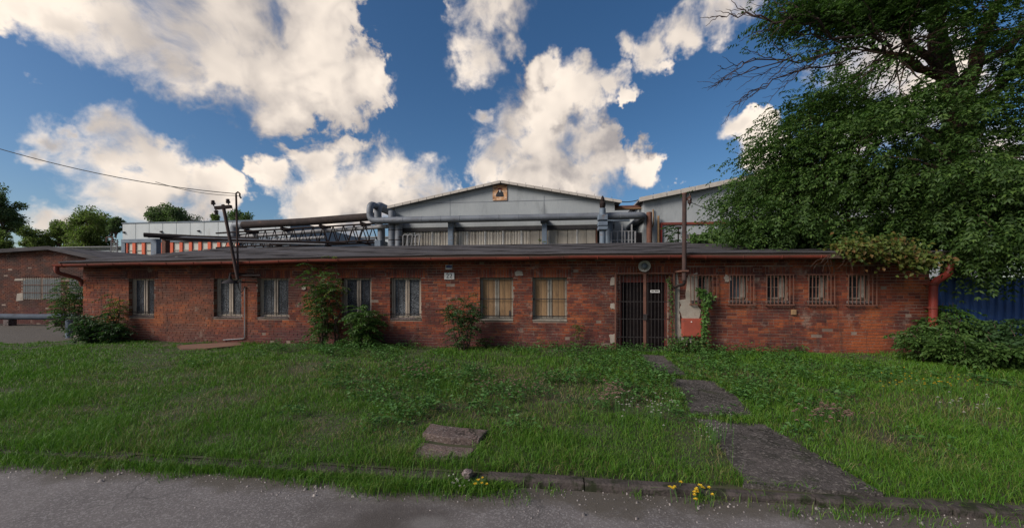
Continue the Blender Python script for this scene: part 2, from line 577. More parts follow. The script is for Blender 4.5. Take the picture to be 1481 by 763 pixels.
M['sign_black'] = worn('sign_print_black', (.015, .015, .018), (.025, .025, .03), 8.0, 0.5, bmp=0)
M['sign_blue'] = worn('sign_plate_blue', (.03, .04, .12), (.04, .05, .14), 8.0, 0.5, bmp=0)
M['sheet_rust'] = worn('rusty_ground_sheet', (.18, .09, .06), (.13, .07, .05), 2.0, 0.9, dirt=(.08, .06, .05))
M['bark'] = worn('tree_bark', (.095, .06, .045), (.055, .037, .03), 3.0, 0.95, stretch=(3, 3, .6), bmp=1.0, fine=16, bd=0.03)
M['twig'] = worn('bare_twig_bark', (.06, .038, .035), (.04, .027, .026), 4.0, 0.9)
M['bark_red'] = worn('reddish_limb_bark', (.17, .085, .055), (.10, .055, .04), 3.0, 0.95, stretch=(3, 3, .6), bmp=1.0, fine=16, bd=0.03)
M['leaf_big'] = leafy('broad_tree_leaf', [(.026, .055, .014), (.06, .115, .022), (.035, .075, .016), (.10, .165, .032), (.03, .062, .015), (.055, .105, .022)], 0.4)
M['leaf_mid'] = leafy('far_tree_leaf', [(.10, .14, .035), (.19, .23, .06), (.14, .18, .045), (.24, .26, .08)], 0.55)
M['leaf_blue'] = leafy('bluish_tree_leaf', [(.09, .13, .055), (.14, .18, .075), (.11, .15, .065)], 0.5)
M['leaf_shrub'] = leafy('shrub_leaf', [(.035, .075, .018), (.06, .115, .025), (.048, .095, .02), (.085, .14, .03)], 0.35)
M['leaf_dark'] = leafy('dark_shrub_leaf', [(.025, .055, .02), (.04, .08, .026), (.032, .07, .022), (.05, .095, .03)], 0.3)
M['leaf_sapling'] = leafy('sapling_leaf', [(.08, .12, .025), (.12, .15, .03), (.16, .13, .035), (.065, .11, .022)], 0.4)
M['leaf_autumn'] = leafy('turning_vine_leaf', [(.07, .11, .02), (.11, .10, .02), (.055, .10, .018), (.13, .06, .02), (.10, .13, .024), (.06, .095, .02)], 0.3)
M['leaf_ivy'] = leafy('ivy_leaf', [(.05, .12, .022), (.075, .16, .03), (.06, .135, .025), (.095, .18, .035)], 0.35)
M['pit_slab'] = speckled('pit_cover_concrete', (.16, .115, .10), (.10, .075, .068), (.22, .18, .165), (.04, .03, .028))
M['grass'] = leafy('meadow_grass', [(.042, .135, .012), (.09, .205, .016), (.058, .16, .013), (.13, .24, .022), (.070, .18, .014), (.15, .20, .03)], 0.42,
                   patch=((.18, .19, .05), .58, .78), pscale=0.9)
M['straw'] = leafy('dry_straw', [(.20, .15, .07), (.27, .21, .10), (.15, .11, .055), (.23, .19, .08)], 0.3)
M['weed'] = leafy('weed_leaf', [(.04, .115, .024), (.07, .155, .032), (.055, .13, .028), (.09, .17, .05)], 0.3)
M['dry'] = leafy('dry_flower_head', [(.28, .19, .14), (.22, .13, .10), (.32, .22, .18)], 0.2)
M['petal_y'] = leafy('yellow_petal', [(.75, .50, .03), (.68, .44, .03)], 0.2)
M['petal_w'] = leafy('white_petal', [(.42, .40, .33), (.50, .48, .41)], 0.2)
M['pebble'] = leafy('pebble_stone', [(.16, .14, .13), (.30, .26, .24), (.22, .19, .18), (.12, .105, .10)], 0.0)


def glass(name, dark, light, scale, amount):
    """old patterned glazing: dark pane with a light figured net behind it"""
    m, t, b = material(name)
    p = geo(t).outputs['Position']
    v = t.new('ShaderNodeTexVoronoi', feature='DISTANCE_TO_EDGE')
    t.put(v.inputs['Vector'], t.vmath('ADD', p, t.vmath('SCALE', t.noise(p, 30, 2, 0.5, color=True), scale=0.02)))
    v.inputs['Scale'].default_value = scale
    f = t.ramp(v.outputs['Distance'], 0.04, 0.20, amount, 0.0)
    f = t.math('MULTIPLY', f, t.ramp(t.noise(p, 2.5, 3, 0.6), 0.3, 0.6, 0.35, 1.0))
    t.put(b.inputs['Base Color'], t.mix(f, dark, light))
    b.inputs['Roughness'].default_value = 0.3
    b.inputs['Specular IOR Level'].default_value = 0.12
    return m


M['glass_net'] = glass('patterned_glass', (.010, .011, .016), (.19, .20, .215), 26.0, 0.85)
M['glass_net_dark'] = glass('dim_patterned_glass', (.010, .011, .016), (.12, .13, .15), 22.0, 0.7)
M['glass_dark'] = glass('dirty_dark_glass', (.012, .014, .016), (.06, .065, .07), 8.0, 0.4)
M['glass_grey'] = glass('misted_glass', (.085, .10, .115), (.13, .15, .16), 10.0, 0.6)
M['curtain'] = worn('pale_curtain_glass', (.19, .205, .205), (.14, .155, .155), 2.0, 0.6, stretch=(4, 1, .3), bmp=0)


def asphalt_mat():
    m, t, b = material('old_asphalt')
    p = geo(t).outputs['Position']
    n1 = t.noise(p, 0.9, 5, 0.6)
    n2 = t.noise(p, 140.0, 2, 0.7)
    v = t.new('ShaderNodeTexVoronoi')
    t.put(v.inputs['Vector'], p)
    v.inputs['Scale'].default_value = 75.0
    sp = t.new('ShaderNodeSeparateColor')
    t.l.new(v.outputs['Color'], sp.inputs[0])
    c = t.mix(t.ramp(n1, 0.35, 0.65), (.112, .096, .093), (.165, .143, .138))
    c = t.mix(t.ramp(sp.outputs[0], 0.55, 1.0, 0, 0.6), c, (.30, .275, .265))
    c = t.mix(t.ramp(n2, 0.35, 0.6, 0.5, 0.0), c, (.05, .045, .045))
    # a long damp, mossy stain by the kerb and a paler repair beside it
    d1 = t.vmath('LENGTH', t.vmath('MULTIPLY', t.vmath('SUBTRACT', p, (-1.40, 3.08, 0)), (0.95, 1.6, 0)))
    wob = t.math('MULTIPLY_ADD', t.noise(p, 2.6, 5, 0.6), 1.1, -0.55)
    c = t.mix(t.ramp(t.math('ADD', d1, wob), 0.05, 0.85, 0.85, 0.0), c, (.046, .036, .031))
    d2 = t.vmath('LENGTH', t.vmath('MULTIPLY', t.vmath('SUBTRACT', p, (-1.03, 3.02, 0)), (2.8, 5.6, 0)))
    c = t.mix(t.ramp(t.math('ADD', d2, wob), 0.15, 0.7, 0.4, 0.0), c, (.21, .195, .185))
    # soil washed along the kerb
    sy = t.new('ShaderNodeSeparateXYZ')
    t.l.new(p, sy.inputs[0])
    e = t.math('ADD', sy.outputs[1], t.math('MULTIPLY_ADD', t.noise(p, 1.7, 6, 0.65), 0.9, -0.45))
    c = t.mix(t.ramp(e, 3.22, 3.5, 0, 0.85), c, (.062, .05, .036))
    # hairline cracks
    vc = t.new('ShaderNodeTexVoronoi', feature='DISTANCE_TO_EDGE')
    t.put(vc.inputs['Vector'], t.vmath('ADD', p, t.vmath('SCALE', t.noise(p, 3, 4, 0.6, color=True), scale=0.5)))
    vc.inputs['Scale'].default_value = 0.7
    ck = t.math('MULTIPLY', t.ramp(vc.outputs['Distance'], 0.003, 0.012, 1, 0), t.ramp(t.noise(p, 0.5, 2, 0.5), 0.5, 0.6))
    c = t.mix(t.math('MULTIPLY', ck, 0.7), c, (.045, .04, .038))
    t.put(b.inputs['Base Color'], c)
    b.inputs['Roughness'].default_value = 0.9
    bump(t, b, t.math('ADD', sp.outputs[0], n2), 0.6, 0.012)
    return m


M['asphalt'] = asphalt_mat()
M['soil'] = worn('soil_under_grass', (.035, .045, .018), (.055, .05, .028), 2.0, 1.0, dirt=(.07, .05, .035), fine=40)
M['earth'] = worn('far_ground', (.06, .075, .03), (.09, .085, .05), 0.1, 1.0, fine=2)


# ------------------------------------------------------------------ ground, road, kerb, path
WALL_Y = 11.1
KERB_Y = 3.68


def hgt(x, y):
    k = min(max((y - KERB_Y) / 4.5, 0), 1)
    return 0.060 + 0.090 * k + 0.018 * math.sin(x * 0.9 + y * 0.7) * k + 0.012 * math.sin(x * 2.3 - y * 1.1) * k


def hgt_np(x, y):
    k = np.clip((y - KERB_Y) / 4.5, 0, 1)
    return 0.060 + 0.090 * k + 0.018 * np.sin(x * 0.9 + y * 0.7) * k + 0.012 * np.sin(x * 2.3 - y * 1.1) * k


def sheet(name, x0, x1, y0, y1, z, m, nx=1, ny=1, fn=None):
    b = MB()
    vs, fs = [], []
    for j in range(ny + 1):
        for i in range(nx + 1):
            x, y = x0 + (x1 - x0) * i / nx, y0 + (y1 - y0) * j / ny
            vs.append((x, y, fn(x, y) if fn else z))
    for j in range(ny):
        for i in range(nx):
            a = j * (nx + 1) + i
            fs.append((a, a + 1, a + nx + 2, a + nx + 1))
    b.add(vs, fs)
    return b.build(name, m, kind='structure')


sheet('ground', -900, 900, -400, 1500, -0.03, M['earth'])
sheet('road', -90, 90, -9, KERB_Y - 0.02, 0.0, M['asphalt'])
sheet('yard', -60, -15.6, 10.6, 19.0, 0.004, M['asphalt'])
LAWN = sheet('lawn', -60, 40, KERB_Y + 0.10, 11.6, 0, M['soil'], 200, 26, lambda x, y: hgt(x, y) if not (x < -16.2 and y > 10.5) else -0.02)

def kerb_dy(x):
    return -0.022 * min(max(x, 0.0), 6.0)


for v_ in LAWN.data.vertices:                             # the front edge of the lawn follows the back of the kerb
    if v_.co.y < KERB_Y + 0.11:
        v_.co.y = KERB_Y + kerb_dy(v_.co.x) + 0.09

kerb = bpy.data.objects.new('kerb', None)
COL.objects.link(kerb)
kerb['kind'] = 'structure'
x = -24.0
while x < 16.0:
    L = rnd.uniform(0.92, 1.04)
    b = MB()
    ko = kerb_dy(x + .5)
    y0, y1 = KERB_Y + ko + rnd.uniform(-.012, .012), KERB_Y + ko + 0.112
    z = 0.074 + rnd.uniform(-.014, .01) - (.012 if x < -1.5 else 0)
    n = 5
    vs = []
    for i in range(n + 1):                              # worn edge: five cross-sections, each a little different
        xx = x + 0.006 + (L - 0.012) * i / n
        e = rnd.uniform(0.006, 0.03)
        q = rnd.uniform(-.006, .004)
        vs += [(xx, y0, -0.05), (xx, y0 + rnd.uniform(0, .012), z - e), (xx, y0 + e + .008, z + q), (xx, y1, z + q * .5), (xx, y1, -0.05)]
    fs = []
    for i in range(n):
        for k in range(4):
            a = i * 5 + k
            fs.append((a, a + 5, a + 6, a + 1))
    fs += [(0, 1, 2, 3, 4), tuple(n * 5 + k for k in (4, 3, 2, 1, 0))]
    b.add(vs, fs)
    b.build('kerb_stone', M['kerb'], kerb)
    x += L

path = bpy.data.objects.new('path', None)
COL.objects.link(path)
path['kind'] = 'structure'
SLABS_PX = [[(1008, 599.5), (1097, 603), (1148, 630), (1212, 664), (1300, 717), (1088, 705), (1060, 660), (1030, 625)],
            [(966, 548), (1032, 551), (1065, 572), (1094, 599), (1003, 595), (985, 570)],
            [(922, 513), (962, 516), (978, 530), (1000, 549), (945, 541), (930, 527)]]
SLABS = []
for poly in SLABS_PX:
    pts = []
    for k in range(len(poly)):
        a, c = poly[k], poly[(k + 1) % len(poly)]
        for t in (0.0, 0.35, 0.7):
            p = at_z(a[0] + (c[0] - a[0]) * t, a[1] + (c[1] - a[1]) * t, 0.15)
            pts.append((p.x + rnd.uniform(-.02, .02), max(p.y + rnd.uniform(-.02, .02), KERB_Y + kerb_dy(p.x) + .116)))
    SLABS.append(pts)
    tilt = rnd.uniform(-.004, .004)
    b = MB().slab(pts[::-1], -0.02, [max(0.085, hgt(px_, py_)) + 0.016 + tilt * px_ for px_, py_ in pts[::-1]])
    b.build('slab', M['slab'], path)

# ------------------------------------------------------------------ the long brick building
X0, X1 = fx(120, WALL_Y), fx(1345, WALL_Y)
EAVE_Y, RIDGE_Y, RIDGE_Z = 10.66, 17.3, 3.82
DEPTH = 12.4


def eave_z(x):
    if x < -3:
        return 2.81 - 0.12 * ((-3 - x) / 12.5) ** 1.0
    return 2.81 - 0.004 * max(0, x)


bld = thing('brick_building', 'long low red brick building with flat dark roof, seven tall windows and a barred door', 'building', (0, WALL_Y, 0))
BIG = [(186, 223), (309, 349), (372, 417), (494, 537), (564, 609), (694, 742), (770, 820)]
SMALL = [(1001, 1029), (1056, 1082), (1110, 1139), (1170, 1198), (1227, 1258)]
ZB, ZT = 0.94, 2.175
SB, ST_ = 1.55, 2.20
OPEN = [(fx(a, WALL_Y), fx(c, WALL_Y), ZB, ZT) for a, c in BIG]
OPEN += [(fx(a, WALL_Y), fx(c, WALL_Y), SB, ST_) for a, c in SMALL]
DOOR = (fx(897, WALL_Y), fx(967, WALL_Y), 0.0, 2.23)
OPEN.append(DOOR)

# mortar core, cut into blocks round the openings; the bricks stand 9 mm proud of it
xs = sorted({X0 + .01, X1 - .01, *[o[0] for o in OPEN], *[o[1] for o in OPEN]})
core = MB()
for a, c in zip(xs[:-1], xs[1:]):
    mid = (a + c) / 2
    hole = [o for o in OPEN if o[0] < mid < o[1]]
    top = min(eave_z(a), eave_z(c)) - 0.02
    if hole:
        o = hole[0]
        if o[2] > 0.05:
            core.box(a, c, WALL_Y + .009, WALL_Y + .38, -0.05, o[2] - 0.002)
        core.box(a, c, WALL_Y + .009, WALL_Y + .38, o[3] + 0.002, top)
    else:
        core.box(a - .0, c, WALL_Y + .009, WALL_Y + .38, -0.05, top)
core.box(X0 + .01, X0 + .3, WALL_Y + .385, WALL_Y + DEPTH, -0.05, 2.6)
core.box(X1 - .3, X1 - .01, WALL_Y + .385, WALL_Y + DEPTH, -0.05, 2.7)
core.box(X0 + .01, X1 - .01, WALL_Y + DEPTH + .003, WALL_Y + DEPTH + .3, -0.05, 2.6)
core.box(X0 + .31, X1 - .31, WALL_Y + 1.6, WALL_Y + 1.7, -0.05, 2.5)         # inner wall behind the glass
core_o = core.build('wall', M['mortar'], bld)

BL, BH, JO = 0.25, 0.066, 0.0135
PITCH = BH + JO
singles, joined = [], MB()


def brick(mb, x0, x1, z0, z1, y0=WALL_Y, dep=0.115):
    j = lambda s: rnd.uniform(-s, s)
    dy = j(.0035)
    mb.hexa([(x0 + j(.003), y0 + dy + j(.0015), z0 + j(.002)), (x1 + j(.003), y0 + dy + j(.0015), z0 + j(.002)), (x1, y0 + dep, z0), (x0, y0 + dep, z0),
             (x0 + j(.003), y0 + dy + j(.0015), z1 + j(.002)), (x1 + j(.003), y0 + dy + j(.0015), z1 + j(.002)), (x1, y0 + dep, z1), (x0, y0 + dep, z1)])


cand = []
row, z = 0, 0.02
while z < 2.72:
    lin = [(o[0] - .13, o[1] + .13, o[3], o[3] + .255) for o in OPEN]
    cuts = sorted([(o[0], o[1]) for o in OPEN if o[2] - .02 < z + BH / 2 < o[3] + .0] +
                  [(q[0], q[1]) for q in lin if q[2] < z + BH / 2 < q[3]])
    spans, cur = [], X0
    for a, c in cuts:
        if a > cur:
            spans.append((cur, a))
        cur = max(cur, c)
    if cur < X1:
        spans.append((cur, X1))
    head = row % 3 == 2
    step = (0.12 if head else BL) + JO
    off = (row * 0.1275) % step + rnd.uniform(-.02, .02)
    for a, c in spans:
        x = a - ((a - X0 - off) % step)
        while x < c:
            u0, u1 = max(x, a), min(x + step - JO, c)
            if u1 - u0 > 0.03 and z + BH < eave_z((u0 + u1) / 2) - .03:
                full = u1 - u0 > BL - .004
                if rnd.random() > 0.006:
                    cand.append((u0, u1, z, full))
            x += step
    row += 1
    z += PITCH


def big_in_view(c):
    x = (c[0] + c[1]) / 2
    return 1.0 / (x * -ST + WALL_Y * CT) * (1.0 + 0.05 * (0.5 < c[2] < 1.5))


vis = sorted([c for c in cand if c[3] and 0.30 < c[2] < 1.50 and c[1] < X1 - .35 and c[0] > 4.7], key=big_in_view, reverse=True)[:300]
vis_set = set(vis)
for c in cand:
    if c not in vis_set:
        brick(joined, c[0], c[1], c[2], c[2] + BH)
for o in OPEN:                                              # brick-on-end lintels
    a, c = o[0] - .13, o[1] + .13
    n = int((c - a) / (BH + JO))
    for i in range(n):
        u = a + (c - a) * i / n
        brick(joined, u + JO / 2, u + (c - a) / n - JO / 2, o[3] + .006, min(o[3] + .25, eave_z(u) - .05))
# returns of the left and right corner
z, row = 0.02, 0
while z < 2.55:
    y = WALL_Y + 0.125 + (0.12 if row % 2 else 0)
    while y < WALL_Y + DEPTH - .3:
        joined.box(X0 - .003 * rnd.random(), X0 + .1, y, y + BL, z, z + BH)
        y += BL + JO
    z += PITCH
    row += 1
jo = joined.build('brickwork', M['brick'], core_o)
jo['kind'] = 'stuff'
me_b = []
for k in range(4):
    mb = MB()
    brick(mb, -BL / 2, BL / 2, 0, BH, 0, 0.10)
    me = bpy.data.meshes.new('brick')
    me.from_pydata(mb.v, [], mb.f)
    me.materials.append(M['brick'])
    me_b.append(me)
for c in vis:
    o = link('brick', me_b[rnd.randrange(4)], core_o)
    o.location = ((c[0] + c[1]) / 2, 0, c[2])

# openings ----------------------------------------------------------
YF = WALL_Y + 0.135


def big_window(i, o):
    a, c, zb, zt = o
    boarded = i >= 5
    fm = M['white_frame'] if boarded else M['wood_frame']
    f = MB()
    f.box(a + .004, a + .055, YF, YF + .07, zb + .05, zt - .004).box(c - .055, c - .004, YF, YF + .07, zb + .05, zt - .004)
    f.box(a + .0565, c - .0565, YF + .004, YF + .07, zt - .05, zt - .004).box(a + .0565, c - .0565, YF + .004, YF + .07, zb + .05, zb + .10)
    win = f.build('window', fm, bld)
    mid = (a + c) / 2 + (.015 if not boarded else 0)
    s = MB()
    s.box(mid - .062, mid - .006, YF - .012, YF + .06, zb + .102, zt - .052).box(mid + .006, mid + .062, YF - .008, YF + .06, zb + .102, zt - .052)
    s.box(a + .058, a + .10, YF + .008, YF + .05, zb + .102, zt - .052).box(c - .10, c - .058, YF + .008, YF + .05, zb + .102, zt - .052)
    s.build('mullion', fm, win, bevel=.004)
    for x0, x1 in ((a + .102, mid - .064), (mid + .064, c - .102)):
        if boarded:
            q = MB()
            g = rnd.uniform(.0, .02)
            q.hexa([(x0 - .04, YF + .005, zb + .104 + g), (x1 + .04, YF + .001, zb + .104), (x1 + .04, YF + .02, zb + .104), (x0 - .04, YF + .02, zb + .104 + g),
                    (x0 - .04, YF + .005, zt - .055), (x1 + .04, YF + .001, zt - .055), (x1 + .04, YF + .02, zt - .055), (x0 - .04, YF + .02, zt - .055)])
            q.build('board', M['plywood'], win)
        else:
            MB().box(x0, x1, YF + .028, YF + .036, zb + .104, zt - .054).build('pane', M['glass_net_dark' if i in (0, 3) else 'glass_net'], win)
    if i == 5:                                              # splintered holes at the foot of the boards
        h = MB()
        for hx in (mid + .045, c - .105):
            h.prism([(hx - .03, zb + .11), (hx + .025, zb + .105), (hx + .032, zb + .22), (hx + .012, zb + .30), (hx - .022, zb + .27)], YF - .006, YF + .0)
        h.build('splintered_hole', M['recess'], win)
    MB().hexa([(a + .002, WALL_Y - .015, zb - .002), (c - .002, WALL_Y - .015, zb - .002), (c - .002, YF + .07, zb + .004), (a + .002, YF + .07, zb + .004),
               (a + .002, WALL_Y - .015, zb + .024), (c - .002, WALL_Y - .015, zb + .024), (c - .002, YF + .07, zb + .048), (a + .002, YF + .07, zb + .048)]
              ).build('sill', M['concrete'] if not boarded else fm, win)
    n = 6
    for k in range(n):
        x = a + (c - a) * (k + .5) / n
        MB().tube([(x, WALL_Y + .055, zb + .05), (x + rnd.uniform(-.006, .006), WALL_Y + .055, zt - .003)], .0065, 5).build('bar', M['bar'], win)
    for zz in ([zb + .16] if not boarded else [zb + .13, zb + .62]):
        MB().box(a + .003, c - .003, WALL_Y + .063, WALL_Y + .069, zz - .012, zz + .012).build('bar', M['bar'], win)


for i in range(7):
    big_window(i, OPEN[i])


def small_window(i, o):
    a, c, zb, zt = o
    y = WALL_Y + .16
    f = MB()
    f.box(a + .003, a + .035, y, y + .06, zb + .03, zt - .003).box(c - .035, c - .003, y, y + .06, zb + .03, zt - .003)
    f.box(a + .0355, c - .0355, y + .003, y + .06, zt - .035, zt - .003).box(a + .0355, c - .0355, y + .003, y + .06, zb + .03, zb + .075)
    win = f.build('window', M['white_frame'], bld)
    w_ = c - a
    xs_ = c - .036 - w_ * .20
    mid = (a + .036 + xs_) / 2
    if i != 1:
        for x0, x1 in ((a + .036, mid - .008), (mid + .008, xs_)):
            MB().box(x0, x1, y + .03, y + .036, zb + .076, zt - .036).build('pane', M['glass_dark'], win)
        MB().box(mid - .0075, mid + .0075, y + .015, y + .04, zb + .076, zt - .036).box(a + .036, mid - .008, y + .016, y + .028, (zb + zt) / 2 + .02, (zb + zt) / 2 + .036).box(
            mid + .008, xs_, y + .016, y + .028, (zb + zt) / 2 + .02, (zb + zt) / 2 + .036).build('glazing_bar', M['white_frame'], win)
    else:
        MB().box(a + .036, xs_, y + .03, y + .036, zb + .076, zt - .036).build('pane', M['glass_grey'], win)
    MB().hexa([(xs_ + .002, y - .03, zb + .078), (c - .037, y - .055, zb + .078), (c - .037, y + .05, zb + .078), (xs_ + .002, y + .05, zb + .078),
               (xs_ + .002, y - .03, zt - .038), (c - .037, y - .055, zt - .038), (c - .037, y + .05, zt - .038), (xs_ + .002, y + .05, zt - .038)]
              ).build('casement', M['white_frame'], win)
    MB().hexa([(a - .05, WALL_Y - .05, zb - .07), (c + .05, WALL_Y - .05, zb - .07), (c + .05, WALL_Y - .006, zb - .07), (a - .05, WALL_Y - .006, zb - .07),
               (a - .05, WALL_Y - .05, zb - .022), (c + .05, WALL_Y - .05, zb - .022), (c + .05, WALL_Y - .006, zb - .01), (a - .05, WALL_Y - .006, zb - .01)]
              ).build('sill', M['concrete'], win)
    # rusty cage grille, wider than the opening
    ga, gc, gb, gt = a - .08, c + .12, zb - .12, zt + .03
    yb = WALL_Y - .09
    MB().box(ga, gc, yb - .008, yb + .008, gt - .015, gt + .015).box(ga, gc, yb - .008, yb + .008, gb - .018, gb + .018).box(
        ga - .0, ga + .025, yb + .0085, WALL_Y - .006, gt - .012, gt + .012).box(gc - .025, gc, yb + .0085, WALL_Y - .006, gt - .012, gt + .012).box(
        ga, ga + .025, yb + .0085, WALL_Y - .006, gb - .012, gb + .012).box(gc - .025, gc, yb + .0085, WALL_Y - .006, gb - .012, gb + .012).build('grille_frame', M['rust'], win)
    n = 8
    for k in range(n):
        x = ga + .02 + (gc - ga - .04) * k / (n - 1)
        MB().tube([(x, yb, gb + .019), (x + rnd.uniform(-.008, .008), yb, gt - .016)], .0115, 5).build('bar', M['rust'], win)


for i in range(5):
    small_window(i, OPEN[7 + i])
# painted ledge strip under the small windows
sx0, sx1 = fx(1036, WALL_Y), fx(1278, WALL_Y)

# door ---------------------------------------------------------------
da, dc, dz0, dz1 = DOOR
yd = WALL_Y + .17
fr = MB()
fr.box(da + .003, da + .06, yd - .01, yd + .08, .16, dz1 - .003).box(dc - .06, dc - .003, yd - .01, yd + .08, .16, dz1 - .003).box(da + .061, dc - .061, yd - .008, yd + .08, dz1 - .19, dz1 - .003)
door = fr.build('door', M['gutter'], bld)
dm = (da + dc) / 2
for x0, x1 in ((da + .062, dm - .004), (dm + .004, dc - .062)):
    L_ = MB()
    L_.box(x0, x1, yd + .02, yd + .06, .17, dz1 - .192)
    for zz0, zz1 in ((.30, .95), (1.05, 1.90)):
        L_.box(x0 + .09, x1 - .09, yd + .01, yd + .0195, zz0, zz1)
    L_.build('door_leaf', M['door'], door, bevel=.003)
MB().box(dm + .03, dm + .055, yd + .0, yd + .0195, 1.02, 1.20).tube(bend([(dm + .042, yd - .002, 1.13), (dm + .042, yd - .05, 1.13), (dm + .13, yd - .05, 1.13)], .02), .009, 6).build('handle', M['bar'], door)
MB().box(da + .001, dc - .001, WALL_Y - .10, yd + .12, -.04, .158).build('threshold', M['concrete'], bld, bevel=.008)
gy = WALL_Y - .07
ga, gc, gt = fx(889, gy), fx(976, gy), 2.30
gr = MB()
gr.box(ga, ga + .035, gy - .018, gy + .018, .12, gt).box(gc - .045, gc, gy - .018, gy + .018, .12, gt).box(ga + .036, gc - .046, gy - .016, gy + .016, gt - .035, gt - .001)
grille = gr.build('security_grille', M['rust'], bld)
MB().box(dm - .035, dm + .035, gy - .024, gy + .016, .10, gt - .037).build('centre_post', M['rust'], grille, bevel=.004)
for k in range(17):
    x = ga + .05 + (gc - ga - .11) * k / 16
    if abs(x - dm) < .055:
        continue
    MB().tube([(x, gy, .15), (x + rnd.uniform(-.008, .008), gy, gt - .037)], .0075, 5).build('bar', M['bar'], grille)
for zz in (.52, 1.02, 1.50):
    for x0, x1 in ((ga + .0355, dm - .036), (dm + .036, gc - .0455)):
        MB().box(x0, x1, gy + .008, gy + .014, zz - .010, zz + .010).build('bar', M['bar'], grille)
MB().box(dm - .05, dm + .05, gy - .045, gy - .0245, 1.0, 1.16).build('lock', M['bar'], grille)

# render patches left on the brickwork ------------------------------
def patch(cx, cz, rx, rz, seed, px_mode=False, th=0.013):
    r_ = random.Random(seed)
    n = 16
    poly = []
    for k in range(n):
        a = 2 * math.pi * k / n
        q = r_.uniform(.70, 1.1)
        sx = math.copysign(abs(math.cos(a)) ** .6, math.cos(a))
        sz = math.copysign(abs(math.sin(a)) ** .6, math.sin(a))
        poly.append((cx + rx * q * sx, cz + rz * q * sz))
    return MB().prism(poly, WALL_Y - th, WALL_Y + .008).build('render_patch', M['plaster'], bld)


def wp(px, py):
    p = at(px, py, WALL_Y)
    return p.x, p.z


for k, (px, py, rw, rh) in enumerate([(979, 440, 3.6, 44), (1002, 425, 10, 30), (997, 448, 16, 16), (990, 487, 14, 12), (886, 406, 4, 7), (886, 442, 4, 5),
                                      (886, 489, 5, 7), (750, 395, 7, 4), (979, 470, 5, 20), (440, 416, 4, 3), (1052, 402, 5, 5)]):
    cx, cz = wp(px, py)
    s = 10.9 / 560
    patch(cx, cz, rw * s, rh * s, 40 + k, th=0.012 + 0.0012 * k)

# roof: lapped felt sheets, ridge parallel to the front ---------------
RX0, RX1 = X0 - .30, X1 + .22
for side in (0, 1):
    nstrip = 9
    for k in range(nstrip):
        u0, u1 = k / nstrip, min((k + 1) / nstrip + .012, 1.0)
        n = 60
        vs, fs = [], []
        for i in range(n + 1):
            x = RX0 + (RX1 - RX0) * i / n
            ez = eave_z(x)
            wv = .012 * math.sin(x * 1.7 + k * 2.1) + .008 * math.sin(x * 4.3 + k)
            for u, lift in ((u0, .022 + rnd.uniform(-.006, .012)), (u0, .0), (u1, .003)):
                if side == 0:
                    y = EAVE_Y + (RIDGE_Y - EAVE_Y) * u
                else:
                    y = 2 * RIDGE_Y - EAVE_Y - (RIDGE_Y - EAVE_Y) * u
                zz = ez + (RIDGE_Z - ez) * u
                vs.append((x, y - (.001 if lift == 0 else 0), zz + lift + wv * (1 if 0 < u < 1 else .3)))
        for i in range(n):
            a = i * 3
            fs.append((a + 1, a + 4, a + 3, a))
            fs.append((a, a + 3, a + 5, a + 2))
        MB().add(vs, fs).build('roof_sheet', M['bitumen'], bld, kind=None)
rb = MB()
for xa, xb in ((RX0 + .02, RX0 + .06), (RX1 - .06, RX1 - .02)):       # verge boards closing the gable ends
    for s_ in (1, -1):
        ya, yb2 = (EAVE_Y, RIDGE_Y) if s_ > 0 else (2 * RIDGE_Y - EAVE_Y, RIDGE_Y)
        za = eave_z(xa)
        rb.hexa([(xa, ya, za - .16), (xb, ya, za - .16), (xb, yb2, RIDGE_Z - .16), (xa, yb2, RIDGE_Z - .16),
                 (xa, ya, za - .012), (xb, ya, za - .012), (xb, yb2, RIDGE_Z - .012), (xa, yb2, RIDGE_Z - .012)])
rb.build('verge_board', M['soffit'], bld)
gb_ = MB()
for xx in (X0 + .02, X1 - .28):
    gb_.add([(xx, WALL_Y + .4, 2.602), (xx, WALL_Y + DEPTH - .01, 2.602), (xx, RIDGE_Y, RIDGE_Z - .06), (xx + .2, WALL_Y + .4, 2.602), (xx + .2, WALL_Y + DEPTH - .01, 2.602), (xx + .2, RIDGE_Y, RIDGE_Z - .06)],
            [(0, 1, 2), (5, 4, 3), (0, 2, 5, 3), (1, 4, 5, 2), (0, 3, 4, 1)])
gb_.build('gable_wall', M['brick_far'], bld)
n = 40
fa, so, gu, dr = MB(), MB(), MB(), MB()
for i in range(n):
    xa, xb = RX0 + (RX1 - RX0) * i / n, RX0 + (RX1 - RX0) * (i + 1) / n
    za, zb_ = eave_z(xa), eave_z(xb)
    fa.hexa([(xa, EAVE_Y + .035, za - .15), (xb, EAVE_Y + .035, zb_ - .15), (xb, EAVE_Y + .06, zb_ - .15), (xa, EAVE_Y + .06, za - .15),
             (xa, EAVE_Y + .035, za - .004), (xb, EAVE_Y + .035, zb_ - .004), (xb, EAVE_Y + .06, zb_ + .0), (xa, EAVE_Y + .06, za + .0)])
    so.hexa([(xa, EAVE_Y + .062, za - .13), (xb, EAVE_Y + .062, zb_ - .13), (xb, WALL_Y + .02, zb_ - .13), (xa, WALL_Y + .02, za - .13),
             (xa, EAVE_Y + .062, za - .11), (xb, EAVE_Y + .062, zb_ - .11), (xb, WALL_Y + .02, zb_ - .11), (xa, WALL_Y + .02, za - .11)])
fa.build('fascia', M['soffit'], bld)
so.build('soffit', M['soffit'], bld)
gprof = [(math.cos(math.pi + math.pi * k / 8) * .075, math.sin(math.pi + math.pi * k / 8) * .085) for k in range(9)]
GX1 = fx(1196, EAVE_Y)
n = 48
vs, fs = [], []
